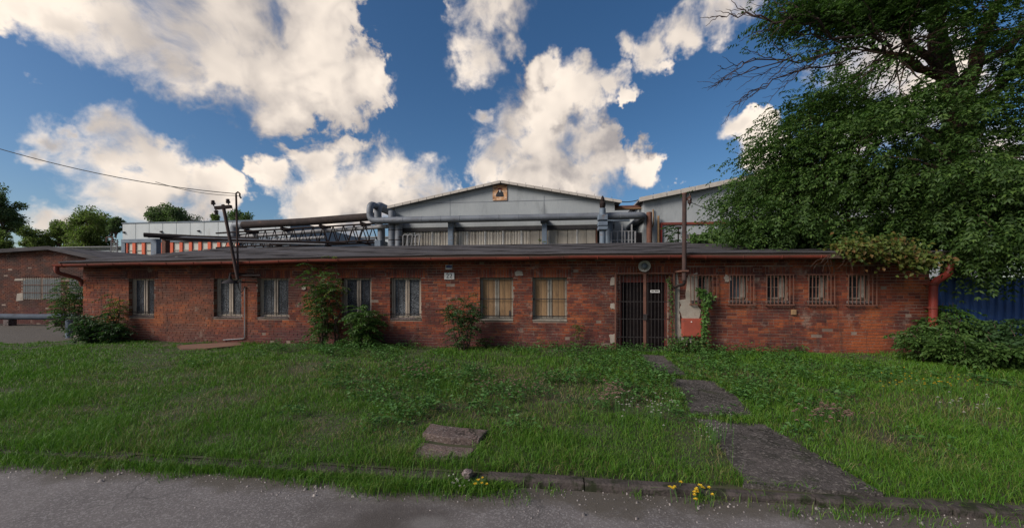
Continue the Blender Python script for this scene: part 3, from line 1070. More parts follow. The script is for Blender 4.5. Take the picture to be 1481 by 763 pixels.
for i in range(n + 1):
    x = RX0 - .05 + (GX1 - RX0 + .05) * i / n
    sag = .012 * math.sin(x * .8) + .006 * math.sin(x * 2.3)
    for py_, pz_ in gprof:
        vs.append((x, EAVE_Y - .05 + py_, eave_z(x) - .075 + pz_ + sag))
    for py_, pz_ in gprof[::-1]:
        vs.append((x, EAVE_Y - .05 + py_ * .93, eave_z(x) - .073 + pz_ * .93 + sag))
m_ = 18
for i in range(n):
    for k in range(m_):
        k2 = (k + 1) % m_
        fs.append((i * m_ + k, i * m_ + k2, (i + 1) * m_ + k2, (i + 1) * m_ + k))
fs += [tuple(range(m_))[::-1], tuple(n * m_ + k for k in range(m_))]
MB().add(vs, fs).build('gutter', M['gutter'], bld, smooth=True)
for k in range(25):
    x = RX0 + .3 + (GX1 - RX0 - .5) * k / 24
    zz = eave_z(x) - .075
    MB().tube([(x, EAVE_Y - .05 + math.cos(math.pi + math.pi * q / 6) * .082, zz + math.sin(math.pi + math.pi * q / 6) * .092) for q in range(7)], .008, 4).build('gutter_bracket', M['gutter'], bld)
# downpipes
zl = eave_z(RX0)
p_ = [(RX0 + .02, EAVE_Y - .05, zl - .13), (RX0 + .02, EAVE_Y - .05, zl - .32), (X0 - .09, WALL_Y + .0, zl - .52), (X0 - .09, WALL_Y + .06, zl - .75)]
MB().tube(bend(p_, .12), .062, 10).build('downpipe', M['gutter'], bld, smooth=True)
yq = 10.86
q0, q1, q2, q3 = at(1383, 366, yq), at(1372, 378, yq), at(1371, 393, yq), at(1350, 407, yq)
q4 = at(1349, 500, yq)
MB().lathe([(.20, .0), (.19, -.04), (.12, -.16), (.105, -.22)], (q0.x - .04, yq, q0.z + .05), n=14).build('hopper', M['red_pipe'], bld, smooth=True)
MB().tube(bend([(q0.x - .04, yq, q0.z - .10), (q2.x + .02, yq, q2.z + .05), (q2.x + .01, yq, q2.z - .06), (q3.x, yq, q3.z - .02), (q4.x, yq, .12)], .14, 5), .085, 12).build('downpipe', M['red_pipe'], bld, smooth=True)
col_ = MB()
for zz in (1.95, 1.35, .75):
    MB().lathe([(.087, 0), (.097, .01), (.097, .05), (.087, .06)], (q4.x, yq, zz), n=12).box(q4.x - .02, q4.x + .02, yq + .1, WALL_Y + .0, zz + .015, zz + .045).build('pipe_clip', M['gutter'], bld)
# conduit and bracket irons on the left half
c0, c1, c2 = wp(355, 414), wp(355, 489), wp(324, 491)
MB().tube(bend([(c0[0], WALL_Y - .03, c0[1]), (c1[0], WALL_Y - .03, c1[1]), (c2[0], WALL_Y - .03, c2[1])], .06), .016, 6).build('conduit', M['pipe_pale'], bld)
a_, b_ = wp(352, 397), wp(366, 398)
MB().box(b_[0] - .05, b_[0] + .05, WALL_Y - .09, WALL_Y + .004, b_[1] - .05, b_[1] + .05).build('junction_box', M['enamel'], bld, bevel=.006)
yb_ = wp(1147, 451)
MB().box(yb_[0] - .055, yb_[0] + .055, WALL_Y - .06, WALL_Y + .004, yb_[1] - .07, yb_[1] + .07).build('cable_cover', M['plywood'], bld, bevel=.006)

# ------------------------------------------------------------------ things on the brick front
def lettering(text, cx, cz, y, h, m, parent, name='lettering'):
    cu = bpy.data.curves.new('text', 'FONT')
    cu.body = text
    cu.size = h / 0.70
    cu.extrude = 0.002
    cu.align_x = 'CENTER'
    cu.align_y = 'CENTER'
    tmp = bpy.data.objects.new('text', cu)
    COL.objects.link(tmp)
    dg = bpy.context.evaluated_depsgraph_get()
    me = bpy.data.meshes.new_from_object(tmp.evaluated_get(dg))
    bpy.data.objects.remove(tmp)
    o3 = origin(parent)
    me.transform(Matrix.Translation(Vector((cx, y, cz)) - o3) @ Matrix.Rotation(math.radians(90), 4, 'X'))
    me.materials.clear()
    me.materials.append(m)
    return link(name, me, parent)


x, z = wp(650, 399)
s22 = thing('number_sign', 'white house number plate reading 22 on the brick front', 'sign', (x, WALL_Y - .012, z))
MB().box(x - .15, x + .15, WALL_Y - .026, WALL_Y - .006, z - .10, z + .10).build('plate', M['sign_white'], s22, bevel=.004)
lettering('22', x, z, WALL_Y - .0285, .135, M['sign_black'], s22)
x, z = wp(649.5, 386)
sbl = thing('name_plate', 'small blue and white enamel plate right above the white number plate', 'sign', (x, WALL_Y - .012, z))
MB().box(x - .10, x + .10, WALL_Y - .024, WALL_Y - .006, z - .065, z + .065).build('plate', M['sign_white'], sbl, bevel=.003)
MB().box(x - .085, x + .095, WALL_Y - .0265, WALL_Y - .0245, z - .03, z + .055).build('blue_field', M['sign_blue'], sbl)
x, z = wp(946, 421)
sdo = thing('door_sign', 'small white notice plate fixed to the bars of the dark door', 'sign', (x, gy - .03, z))
MB().box(x - .12, x + .12, gy - .034, gy - .026, z - .035, z + .035).build('plate', M['sign_white'], sdo)
MB().box(x - .10, x - .03, gy - .0365, gy - .0345, z - .012, z + .018).box(x - .015, x + .10, gy - .0365, gy - .0345, z - .01, z + .02).build('printing', M['bar'], sdo)

x, z = wp(999, 473)
rbx = thing('electric_box', 'faded red metal meter box on grey render beside the door', 'box', (x, WALL_Y - .03, z))
MB().box(x - .26, x + .26, WALL_Y - .10, WALL_Y - .027, z - .25, z + .25).build('casing', M['red_box'], rbx, bevel=.008)
MB().box(x - .235, x + .235, WALL_Y - .112, WALL_Y - .1005, z - .225, z + .225).build('cover', M['red_box'], rbx, bevel=.006)
MB().lathe([(.0, 0), (.018, .0), (.016, .01), (.0, .012)], (x - .02, WALL_Y - .1125, z + .16), axis=(0, -1, 0), n=8).build('lock', M['sign_white'], rbx)

p = at(932, 384.5, 10.9)
wl_ = thing('wall_lamp', 'round white bulkhead lamp under the eaves above the door', 'lamp', p)
ax = Vector((-.06, -1, -.42))
MB().lathe([(.06, -.12), (.09, -.09), (.155, .0), (.165, .012), (.160, .018), (.145, .008), (.11, -.012), (.09, -.02), (.04, -.03)], p, axis=ax, n=24).build('reflector', M['lamp_white'], wl_, smooth=True)
MB().lathe([(.085, -.02), (.082, .02), (.06, .055), (.025, .07), (.0, .072)], p, axis=ax, n=20).build('glass_cover', M['glass_grey'], wl_, smooth=True)
MB().tube([p - ax.normalized() * -.0 + Vector((0, .11, .05)), Vector((p.x, WALL_Y, p.z + .06))], .022, 8).build('bracket', M['enamel'], wl_)

# leaning insulator mast on the left
pb, pt = at(344, 404, 10.42), at(322.5, 296, 10.42)
mast = thing('insulator_mast', 'leaning rusty mast with crossarm and porcelain insulators at the left windows', 'pole', pb)
MB().tube([pb, pb + (pt - pb) * .5, pt], .045, 10).build('shaft', M['rust_dark'], mast, smooth=True)
d = (pt - pb).normalized()
side_ = Vector((1, 0, 0.06)).normalized()
arm_c = pt - d * .08
MB().hexa([arm_c + side_ * sx * .26 + Vector((0, -.05 + .08 * (k in (1, 2)), 0)) + d * sz for sz in (-.045, .045) for k, sx in ((0, -1), (3, 1), (2, 1), (1, -1))]).build('crossarm', M['truss'], mast)
for sx, sd in ((-.24, 1), (.24, 1), (-.20, -1)):
    c0_ = arm_c + side_ * sx + Vector((0, -.07, 0)) + d * (.05 * sd)
    MB().lathe([(.018, 0), (.018, .04), (.055, .05), (.06, .09), (.03, .105), (.05, .12), (.045, .16), (.0, .175)], c0_, axis=d * sd, n=12).build('insulator', M['ceramic'], mast, smooth=True)
for zz in (2.25, 2.05):
    xx = pb.x + (zz - pb.z) * d.x / d.z if zz > pb.z else pb.x
    MB().box(xx - .05, xx + .62 * (zz > 2.2) + .09, 10.46, 10.5, zz - .02, zz + .02).box(xx - .03, xx + .03, 10.505, WALL_Y + .01, zz - .018, zz + .018).build('wall_bracket', M['truss'], mast)
# thin service pipe beside it
sb_, st_ = at(344.5, 400, 10.5), at(341.5, 282, 10.5)
serv = thing('service_pipe', 'thin upright steel pipe with hooked top beside the leaning mast', 'pole', sb_)
MB().tube([sb_, st_], .026, 8).build('shaft', M['rust_dark'], serv, smooth=True)
hk = [st_, st_ + Vector((.0, 0, .05)), st_ + Vector((.06, 0, .09)), st_ + Vector((.12, 0, .04)), st_ + Vector((.12, 0, -.04)), st_ + Vector((.16, 0, -.10))]
MB().tube(hk, .022, 8).build('hook', M['truss'], serv, smooth=True)
MB().box(sb_.x - .04, sb_.x + .04, 10.53, WALL_Y + .01, sb_.z + .02, sb_.z + .06).build('wall_bracket', M['truss'], serv)
# enamel lamp
p = at(333, 408, 10.5)
lamp = thing('yard_lamp', 'dark enamel dish lamp hanging below the eaves at the second window', 'lamp', p)
MB().lathe([(.035, .20), (.04, .10), (.07, .075), (.16, .035), (.215, -.02), (.22, -.03), (.205, -.03), (.15, .02), (.05, .05)], p, n=24).build('shade', M['enamel'], lamp, smooth=True)
MB().lathe([(.04, .0), (.05, -.02), (.03, -.05), (.0, -.055)], p + Vector((0, 0, .03)), n=12).build('bulb', M['glass_grey'], lamp, smooth=True)
MB().tube(bend([p + Vector((0, 0, .18)), p + Vector((0, 0, .27)), Vector((p.x, WALL_Y, p.z + .27))], .06), .02, 8).build('arm', M['enamel'], lamp, smooth=True)
# slack cable loop from the lamp to the conduit
e0, e1 = at(343, 405, 10.6), Vector((c0[0], WALL_Y - .03, c0[1] + .01))
MB().tube([e0.lerp(e1, t) + Vector((0, 0, -.32 * math.sin(math.pi * t) * (1 - t * .3))) for t in np.linspace(0, 1, 12)], .011, 5).build('cable', M['wire'], lamp)


def wire(label, a, c, sag, r=.011, n=22):
    pts = [Vector(a).lerp(Vector(c), t) + Vector((0, 0, -sag * 4 * t * (1 - t))) for t in np.linspace(0, 1, n)]
    o = MB().tube(pts, r, 5).build('overhead_wire', M['wire'])
    return tag(o, label, 'cable')


wire('long black overhead wire running from the hooked pipe to the left', st_ + Vector((.0, 0, .04)), at(-220, 140, 8.0), .42)
wire('short second wire looping just below the long one at the hooked pipe', st_ + Vector((.12, 0, -.02)), at(225, 263, 9.95), .10, .008)
# right-hand pole
rp0, rp1 = at(989.5, 405, 10.48), at(990, 280, 10.48)
pole = thing('conduit_pole', 'straight rust brown pole with one insulator rising past the eaves beside the door', 'pole', rp0)
MB().tube([rp0, rp1], .055, 12).build('shaft', M['rust_dark'], pole, smooth=True)
MB().lathe([(.06, 0), (.062, .03), (.0, .045)], rp1 - Vector((0, 0, .015)), n=12).build('cap', M['rust'], pole)
MB().hexa([rp1 + Vector(q) for q in ((.04, -.02, -.20), (.15, -.02, -.10), (.15, .02, -.10), (.04, .02, -.20), (.04, -.02, -.12), (.15, -.02, -.05), (.15, .02, -.05), (.04, .02, -.12))]).build('crossarm', M['rust'], pole)
ic = rp1 + Vector((.13, -.0, -.12))
MB().lathe([(.015, .12), (.02, .06), (.02, .0), (.05, -.01), (.055, -.06), (.035, -.07), (.052, -.085), (.05, -.13), (.02, -.15), (.012, -.2)], ic, n=12).build('insulator', M['ceramic'], pole, smooth=True)
MB().box(rp0.x - .09, rp0.x + .09, 10.40, 10.425, 2.30, 2.34).box(rp0.x - .09, rp0.x - .065, 10.4255, WALL_Y + .01, 2.30, 2.34).box(rp0.x + .065, rp0.x + .09, 10.4255, WALL_Y + .01, 2.30, 2.34).build('wall_bracket', M['rust'], pole)
MB().tube(bend([rp0 + Vector((0, 0, .01)), rp0 + Vector((0, 0, -.10)), Vector((rp0.x - .1, WALL_Y - .02, rp0.z - .18))], .08), .04, 8).build('elbow', M['truss'], pole, smooth=True)
wire('thin wire from the straight rusty pole down into the big tree', ic + Vector((0, 0, -.1)), at(1100, 325, 12.4), .05, .008)

# ------------------------------------------------------------------ big grey hall behind
HY = 30.0
hall = thing('factory_hall', 'big pale grey gabled hall with beige sheet wall right behind the brick building', 'building', (3, HY, 0))
hA, hB, hC = at(571, 299, HY), at(723, 265, HY), at(889, 293, HY)     # left eave, ridge, right eave of the gable
eL, rz, eR = hA.z, hB.z, hC.z
eav = (eL + eR) / 2
xl, xr, xm = hA.x, hC.x, (hA.x + hC.x) / 2
zb_beam = at(723, 327, HY).z           # underside of the upper wall
MB().prism([(xl, zb_beam), (xr, zb_beam), (xr, eav), (xm, rz), (xl, eav)], HY, HY + .35).build('wall', M['grey_wall'], hall)
MB().box(xl + .01, xl + .35, HY + .352, HY + 40, 0, eav - .06).box(xr - .35, xr - .01, HY + .352, HY + 40, 0, eav - .06).build('wall', M['grey_wall'], hall)
for s_ in (-1, 1):
    xe = xl - .45 if s_ < 0 else xr + .45
    ze = eav - .45 * (rz - eav) / (xm - xl)
    MB().hexa([(xe, HY - .35, ze), (xm - .001 * -s_, HY - .35, rz + .0), (xm - .001 * -s_, HY + 40, rz + .0), (xe, HY + 40, ze),
               (xe, HY - .35, ze + .10), (xm - .001 * -s_, HY - .35, rz + .10), (xm - .001 * -s_, HY + 40, rz + .10), (xe, HY + 40, ze + .10)][:: 1]).build('roof', M['hall_roof'], hall)
    vb = MB()
    nseg = 14
    for k in range(nseg):
        u0, u1 = k / nseg, (k + 1) / nseg - .004
        p0 = (xe + (xm - xe) * u0, ze + (rz - ze) * u0)
        p1 = (xe + (xm - xe) * u1, ze + (rz - ze) * u1)
        vb.hexa([(p0[0], HY - .42, p0[1] - .07), (p1[0], HY - .42, p1[1] - .07), (p1[0], HY - .352, p1[1] - .07), (p0[0], HY - .352, p0[1] - .07),
                 (p0[0], HY - .42, p0[1] + .135), (p1[0], HY - .42, p1[1] + .135), (p1[0], HY - .352, p1[1] + .135), (p0[0], HY - .352, p0[1] + .135)])
    vb.build('verge_trim', M['verge'], hall)
for px in (651, 787):
    xx = fx(px, HY)
    MB().box(xx - .02, xx + .02, HY - .006, HY - .001, zb_beam + .01, eav + .6).build('wall_seam', M['pipe'], hall)
zz = at(700, 292, HY).z
MB().box(xl + 1.0, xr - 1.0, HY - .008, HY - .0065, zz - .02, zz + .02).build('wall_seam', M['pipe'], hall)
# posts along the verge and a lightning wire clip line
for k in range(7):
    u = (k + .5) / 7
    xx = xr + .4 + (xm - xr - .4) * u
    zz = ze + (rz - ze) * u
    MB().tube([(xx, HY - .3, zz + .1), (xx, HY - .3, zz + .30)], .012, 5).build('clip_post', M['truss'], hall)
# recess under the upper wall
zt_r, zb_r = zb_beam, at(723, 330.5, HY).z
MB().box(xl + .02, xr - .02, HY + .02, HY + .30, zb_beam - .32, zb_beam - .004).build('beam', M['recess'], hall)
cx0, cx1 = fx(578, HY + .5), fx(861, HY + .5)
ppos, px_ = [], cx0
npan = 22
pw = (cx1 - cx0) / npan
clad_mesh = {}
for k in range(npan):
    b = MB()
    xs_ = cx0 + pw * k
    ribs = 7 if k > 14 else 3
    prof = []
    for r in range(ribs):
        u = .02 + (pw - .04) * r / ribs
        ww = (pw - .04) / ribs
        prof += [(u, 0), (u + ww * .55, 0), (u + ww * .66, .05), (u + ww * .89, .05)]
    prof.append((pw - .02, 0))
    yb = HY + .10 + .006 * rnd.random()
    vs = []
    for u, dy in prof:
        vs += [(xs_ + u, yb + dy, 2.5), (xs_ + u, yb + dy, zb_beam - .34 - .02 * rnd.random())]
    fs = [(2 * i, 2 * i + 2, 2 * i + 3, 2 * i + 1) for i in range(len(prof) - 1)]
    b.add(vs, fs).build('cladding_sheet', M['cladding'], hall)
    if k % 2 == 0 and k < 15 or k in (17, 20):
        MB().box(xs_ - .03, xs_ + .035, HY + .05, HY + .095, 2.5, zb_beam - .36).build('joint_strip', M['joint'], hall)
MB().box(cx1 + .01, cx1 + .10, HY + .03, HY + .15, 2.0, zb_beam - .34).build('end_strip', M['rust'], hall)
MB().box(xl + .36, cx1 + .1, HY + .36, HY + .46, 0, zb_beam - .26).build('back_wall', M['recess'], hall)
for px in (652, 787.5):
    a, c = fx(px - 3.6, HY - .4), fx(px + 3.6, HY - .4)
    zc = at(px, 317, HY - .4).z
    pc = MB().box(a, c, HY - .55, HY - .2, 0, zc - .25).build('column', M['steel'], hall, bevel=.02)
    MB().box(a - .12, c + .12, HY - .60, HY + .02, zc - .248, zc - .02).build('bracket', M['steel'], pc)
# picture board near the ridge: a plain dark figure on an orange ground
p0, p1 = at(712.5, 290, HY - .05), at(733.5, 267, HY - .05)
pb_ = thing('picture_board', 'square orange brown picture board with a dark figure under the hall ridge', 'sign', (p0.x + .5, HY - .03, p0.z))


def board_mat():
    m, t, b = material('printed_board')
    p = geo(t).outputs['Position']
    u = t.vmath('SUBTRACT', p, ((p0.x + p1.x) / 2, HY, (p0.z + p1.z) / 2 - .15))
    r = t.vmath('LENGTH', u)
    n = t.noise(p, 2.4, 4, 0.6)
    c = t.mix(t.ramp(t.math('ADD', r, n), .7, 1.35), (.62, .33, .16), (.20, .085, .035))
    c = t.mix(t.ramp(t.noise(p, 4.0, 4, 0.7), .5, .62, 0, .8), c, (.60, .42, .30))
    t.put(b.inputs['Base Color'], c)
    b.inputs['Roughness'].default_value = .7
    return m


MB().box(p0.x, p1.x, HY - .06, HY - .004, p0.z, p1.z).build('board', board_mat(), pb_)
cx_, cz_ = (p0.x + p1.x) / 2, (p0.z + p1.z) / 2
k_ = (p1.x - p0.x)
MB().prism([(cx_ + a * k_, cz_ + c * k_) for a, c in [(-.26, -.28), (.25, -.29), (.28, -.2), (.22, .0), (.13, .12), (.08, .17), (-.07, .17), (-.13, .10), (-.24, -.08), (-.29, -.2)]],
           HY - .066, HY - .0605).build('figure', M['sign_black'], pb_)
MB().prism([(cx_ + a * k_, cz_ + c * k_) for a, c in [(-.15, .17), (-.06, .2), (.07, .2), (.16, .16), (.17, .26), (.10, .32), (-.09, .32), (-.17, .26)]], HY - .067, HY - .0605).build('figure_head', M['gutter'], pb_)
MB().prism([(cx_ + a * k_, cz_ + c * k_) for a, c in [(-.02, .02), (.02, .02), (.055, .18), (-.06, .18)]], HY - .069, HY - .0671).build('figure_collar', M['sign_white'], pb_)

# ------------------------------------------------------------------ long duct and pipe loops in front of the hall
PY = HY - 1.0
duct = thing('hall_duct', 'fat grey insulated pipe running along the whole hall front and looping up at the left', 'pipe', at(723, 316, PY))
zc = at(723, 315.5, PY).z
rP = .26
d_right, d_left = fx(936, PY), fx(535, PY)
run = bend([(d_right - .2, HY + 6, zc), (d_right - .2, PY, zc), (d_left, PY, zc), (d_left, PY, at(532, 294.5, PY).z), (d_left, PY + 12, at(532, 294.5, PY).z)], .55, 5)
MB().tube(run, rP, 14).build('sheath', M['pipe'], duct, smooth=True)
x = d_left + 1.2
while x < d_right - .8:
    MB().lathe([(rP + .002, 0), (rP + .014, .01), (rP + .014, .05), (rP + .002, .06)], (x, PY, zc), axis=(1, 0, 0), n=14).build('joint_band', M['pipe'], duct, smooth=True)
    x += 1.5
for px in (566.5, 576):
    a = at(px, 300, PY + .5)
    o = MB().tube([(a.x, PY + .6, 0), (a.x, PY + .6, at(px, 312 if px > 570 else 303, PY).z)], .30, 12).build('riser', M['pipe'], duct, smooth=True)
    for zz in (4.6, 5.6, 6.4):
        MB().lathe([(.303, 0), (.32, .01), (.32, .05), (.303, .06)], (a.x, PY + .6, zz), n=12).build('joint_band', M['truss'], duct)
loop2 = thing('pipe_loop', 'second grey pipe loop standing right of the first loop at the hall corner', 'pipe', at(546, 316, PY + 1.2))
x2 = fx(546.5, PY + 1.2)
zt2 = at(546, 296, PY + 1.2).z
MB().tube(bend([(x2 + .3, PY + 1.2, 0), (x2 + .3, PY + 1.2, zt2 - 1.9), (x2, PY + 1.2, zt2 - 1.6), (x2, PY + 1.2, zt2), (x2, PY + 13, zt2)], .5, 5), .30, 14).build('sheath', M['pipe'], loop2, smooth=True)
valve = thing('valve_stack', 'grey pipe stack with square flanged valve boxes at the right end of the hall', 'pipe', at(872, 340, PY - .1))
xv = fx(871.5, PY - .6)
MB().tube([(xv, PY - .6, 0), (xv, PY - .6, zc + .45)], .22, 12).build('riser', M['steel'], valve, smooth=True)
for y0_, y1_ in ((311, 319), (321, 327), (328, 333)):
    za, zb2 = at(871, y1_, PY - .6).z, at(871, y0_, PY - .6).z
    MB().box(xv - .34, xv + .34, PY - .95, PY - .25, za, zb2).build('valve_box', M['steel'], valve, bevel=.03)
MB().lathe([(.12, 0), (.20, .1), (.22, .4), (.12, .5), (.16, .6), (.05, .9)], (xv, PY - .6, zc + .45), n=10).build('vent_cap', M['truss'], valve, smooth=True)
xv2 = fx(880.5, PY + .2)
tall = MB().tube([(xv2, PY + .8, 0), (xv2, PY + .8, at(880, 318, PY).z)], .42, 14).build('tank_pipe', M['steel'], valve, smooth=True)
MB().box(xv2 - .3, xv2 + 1.6, PY + .7, PY + .9, at(880, 318, PY).z + .003, at(880, 314, PY).z).build('top_arm', M['steel'], valve)
# platform with railings between the two halls
plat = thing('railed_platform', 'grey railed steel platform between the two halls under the duct end', 'platform', at(905, 352, PY + .4))
xa, xb = fx(884, PY + .4), fx(934, PY + .4)
zr0, zr1 = at(905, 352, PY).z, at(905, 334, PY).z
MB().box(xa, xb, PY + .0, PY + 3, zr0 - .5, zr0 - .35).build('deck', M['truss'], plat)
for zz in (zr1, zr0 + .25):
    MB().tube([(xa, PY + .1, zz), (xa + (xb - xa) * .62, PY + .1, zz)], .035, 6).build('rail', M['pipe_pale'], plat)
for px in (884, 893, 899.5, 903.5, 909, 913.5, 918.5):
    xx = fx(px, PY + .1)
    MB().box(xx - .05, xx + .05, PY + .06, PY + .098, zr0 - .4, zr1 + (.5 if px in (899.5, 913.5) else .0)).build('railing_post', M['pipe_pale'], plat)
MB().box(fx(920, PY + 2), fx(931, PY + 2), PY + 1.6, PY + 2.4, zr0 - .4, zr0 + 1.0).build('cabinet', M['enamel'], plat)

rr_ = thing('ladder_rails', 'pale steel ladder rails curving over the roof edge at the left hall corner', 'ladder', at(592, 353, PY))
for px in (583, 590, 601):
    MB().tube(bend([at(px, 357, PY + .3), at(px, 339.5, PY + .3), at(px + 7, 338.5, PY + .3), at(px + 4.5, 357, PY + .3)], .25), .045, 6).build('rail', M['pipe_pale'], rr_, smooth=True)
for py in (342, 352):
    MB().tube([at(575, py, PY + .36), at(604, py, PY + .36)], .035, 6).build('crossbar', M['truss'], rr_)

# wall and gutter closing the gap between the halls
gap = thing('connecting_wall', 'low grey connecting wall with rusty gutter between the two gabled halls', 'wall', at(910, 320, HY + 5))
gx0, gx1 = xr + .003, fx(940, HY + 5)
gz = at(910, 302, HY + 5).z
MB().box(gx0, gx1 + 3, HY + 5, HY + 5.4, 0, gz).build('panel', M['grey_wall'], gap)
MB().box(gx0 + .01, fx(932, HY + 1), HY + .9, HY + 1.25, at(910, 301, HY + 1).z - .1, at(910, 301, HY + 1).z + .2).build('gutter', M['rust'], gap)
MB().tube([(gx0 - .2, HY + .7, at(910, 301.5, HY + .7).z), (fx(936, HY + .7), HY + .7, at(910, 301.5, HY + .7).z)], .05, 6).build('gas_pipe', M['plywood'], gap)
wire('dark cable slung between the roof corners of the two halls', at(893, 291, HY), at(924, 289, HY), .1, .035, 8)

# ------------------------------------------------------------------ second hall on the right
h2 = thing('factory_hall', 'pale grey gabled hall with a dark red band half hidden by the big tree', 'building', (20, HY, 0))
a0, a1 = at(931, 289.5, HY), at(1038, 268, HY)
sl = (a1.z - a0.z) / (a1.x - a0.x)
x_r = a0.x + 11.5
zr2 = a0.z + sl * (x_r - a0.x)
x_e = x_r + 11.5
MB().prism([(a0.x, 0), (x_e, 0), (x_e, a0.z), (x_r, zr2), (a0.x, a0.z)], HY, HY + .35).build('wall', M['grey_wall'], h2)
MB().box(a0.x, a0.x + .3, HY + .352, HY + 40, 0, a0.z - .1).build('wall', M['grey_wall'], h2)
for s_ in (-1, 1):
    xe = a0.x - .4 if s_ < 0 else x_e + .4
    ze2 = a0.z - .4 * sl
    MB().hexa([(xe, HY - .4, ze2), (x_r + .001 * s_, HY - .4, zr2), (x_r + .001 * s_, HY + 40, zr2), (xe, HY + 40, ze2),
               (xe, HY - .4, ze2 + .12), (x_r + .001 * s_, HY - .4, zr2 + .12), (x_r + .001 * s_, HY + 40, zr2 + .12), (xe, HY + 40, ze2 + .12)]).build('roof', M['hall_roof'], h2)
    vb = MB()
    for k in range(12):
        u0, u1 = k / 12, (k + 1) / 12 - .004
        q0 = (xe + (x_r - xe) * u0, ze2 + (zr2 - ze2) * u0)
        q1 = (xe + (x_r - xe) * u1, ze2 + (zr2 - ze2) * u1)
        vb.hexa([(q0[0], HY - .46, q0[1] - .12), (q1[0], HY - .46, q1[1] - .12), (q1[0], HY - .402, q1[1] - .12), (q0[0], HY - .402, q0[1] - .12),
                 (q0[0], HY - .46, q0[1] + .2), (q1[0], HY - .46, q1[1] + .2), (q1[0], HY - .402, q1[1] + .2), (q0[0], HY - .402, q0[1] + .2)])
    vb.build('verge_trim', M['verge'], h2)
for k in range(9):
    u = (k + .5) / 9
    xx, zz = a0.x + (x_r - a0.x) * u, a0.z + (zr2 - a0.z) * u
    MB().tube([(xx, HY - .3, zz + .1), (xx, HY - .3, zz + .32)], .012, 5).build('clip_post', M['truss'], h2)
zbnd = at(1000, 323, HY).z
MB().box(fx(955, HY), x_e - .5, HY - .10, HY - .004, zbnd - .08, zbnd + .09).build('red_band', M['gutter'], h2)
MB().box(fx(954, HY - .1), fx(957.5, HY - .1), HY - .16, HY - .101, 0, zbnd + .05).build('red_downpipe', M['red_pipe'], h2)
MB().tube([(fx(952, HY - .2), HY - .25, 0), (fx(952, HY - .2), HY - .25, at(952, 313, HY).z)], .08, 8).build('yellow_pipe', M['plywood'], h2)
MB().tube(bend([(fx(945, HY - .2), HY - .12, at(945, 303, HY).z), (fx(946, HY - .2), HY - .12, at(945, 326, HY).z), (fx(938, HY - .2), HY - .12, at(945, 334, HY).z), (fx(938, HY - .2), HY - .12, 2)], .3), .05, 6).build('yellow_pipe', M['plywood'], h2)
MB().tube([(fx(939, HY - .6), HY - .6, at(939, 309, HY).z), (fx(939.5, HY - .6), HY - .6, 0)], .20, 10).build('red_downpipe', M['rust'], h2, smooth=True)
for px0, px1, py0, py1 in ((994, 1019, 339, 351), (1042, 1051, 338, 344)):
    w_ = MB().box(fx(px0, HY), fx(px1, HY), HY - .03, HY - .004, at(0, py1, HY).z * 0 + at(px0, py1, HY).z, at(px0, py0, HY).z).build('window', M['recess'], h2)
    nn = 5
    for k in range(nn):
        xx = fx(px0 + (px1 - px0) * (k + .5) / nn, HY)
        MB().box(xx - .04, xx + .04, HY - .06, HY - .031, at(px0, py1, HY).z, at(px0, py0, HY).z).build('glazing_bar', M['white_frame'], w_)
lp = at(981, 331, HY - .4)
MB().tube([(lp.x, HY - .4, 2), lp], .05, 6).box(lp.x - .2, lp.x + .2, HY - .5, HY - .3, lp.z, lp.z + .16).build('vent_post', M['truss'], h2)
rp_ = thing('red_post', 'dark red steel post rising behind the foliage at the roof end', 'post', at(1294, 350, 17.5))
MB().tube([(rp_.location.x, 17.5 + 7.5, 0), (rp_.location.x, 25.0, 7.5)], .14, 10).build('shaft', M['red_pipe'], rp_, smooth=True)
MB().box(rp_.location.x - .3, rp_.location.x + .3, 24.85, 25.15, 7.505, 7.65).build('cap_plate', M['rust'], rp_)

# ------------------------------------------------------------------ pipe bridge to the left
tr = thing('pipe_bridge', 'dark steel lattice pipe bridge running left from the hall corner over the roofs', 'bridge', at(450, 340, 31))
ta, tb = at(541, 313, 30.4), at(352, 325.5, 32.5)
MB().tube([ta, ta.lerp(tb, .5) + Vector((0, 0, -.06)), tb], .33, 14).build('main_pipe', M['pipe_dark'], tr, smooth=True)
dirv = (tb - ta)
low = Vector((0, 0, -1.55))
for off in (Vector((0, -.7, -.72)), Vector((0, -.7, -2.05)), Vector((0, .7, -.72)), Vector((0, .7, -2.05))):
    MB().tube([ta + off - dirv * .03, tb + off + dirv * .18], .075, 4).build('chord', M['truss'], tr)
for s_ in (-.7, .7):
    n = 15
    for k in range(n):
        u0, u1 = k / n * 1.1, (k + .5) / n * 1.1
        pa = ta + dirv * u0 + Vector((0, s_, -2.05))
        pm = ta + dirv * u1 + Vector((0, s_, -.72))
        pc = ta + dirv * ((k + 1) / n * 1.1) + Vector((0, s_, -2.05))
        MB().tube([pa, pm], .045, 4).tube([pm, pc], .045, 4).build('brace', M['truss'], tr)
for u in (.06, .35, .64, .93):
    q = ta + dirv * u
    MB().box(q.x - .07, q.x + .07, q.y - .8, q.y + .8, q.z - .72 - .1, q.z - .50).build('cross_beam', M['truss'], tr)
    MB().box(q.x - .06, q.x + .06, q.y - 1.5, q.y + .9, q.z - 2.25, q.z - 2.14).build('cross_beam', M['truss'], tr)
for u in (-.05, 1.12):
    q = ta + dirv * u
    MB().box(q.x - .25, q.x + .25, q.y - .7, q.y + .7, 0, q.z - 2.05).build('pier', M['steel'], tr, bevel=.02)
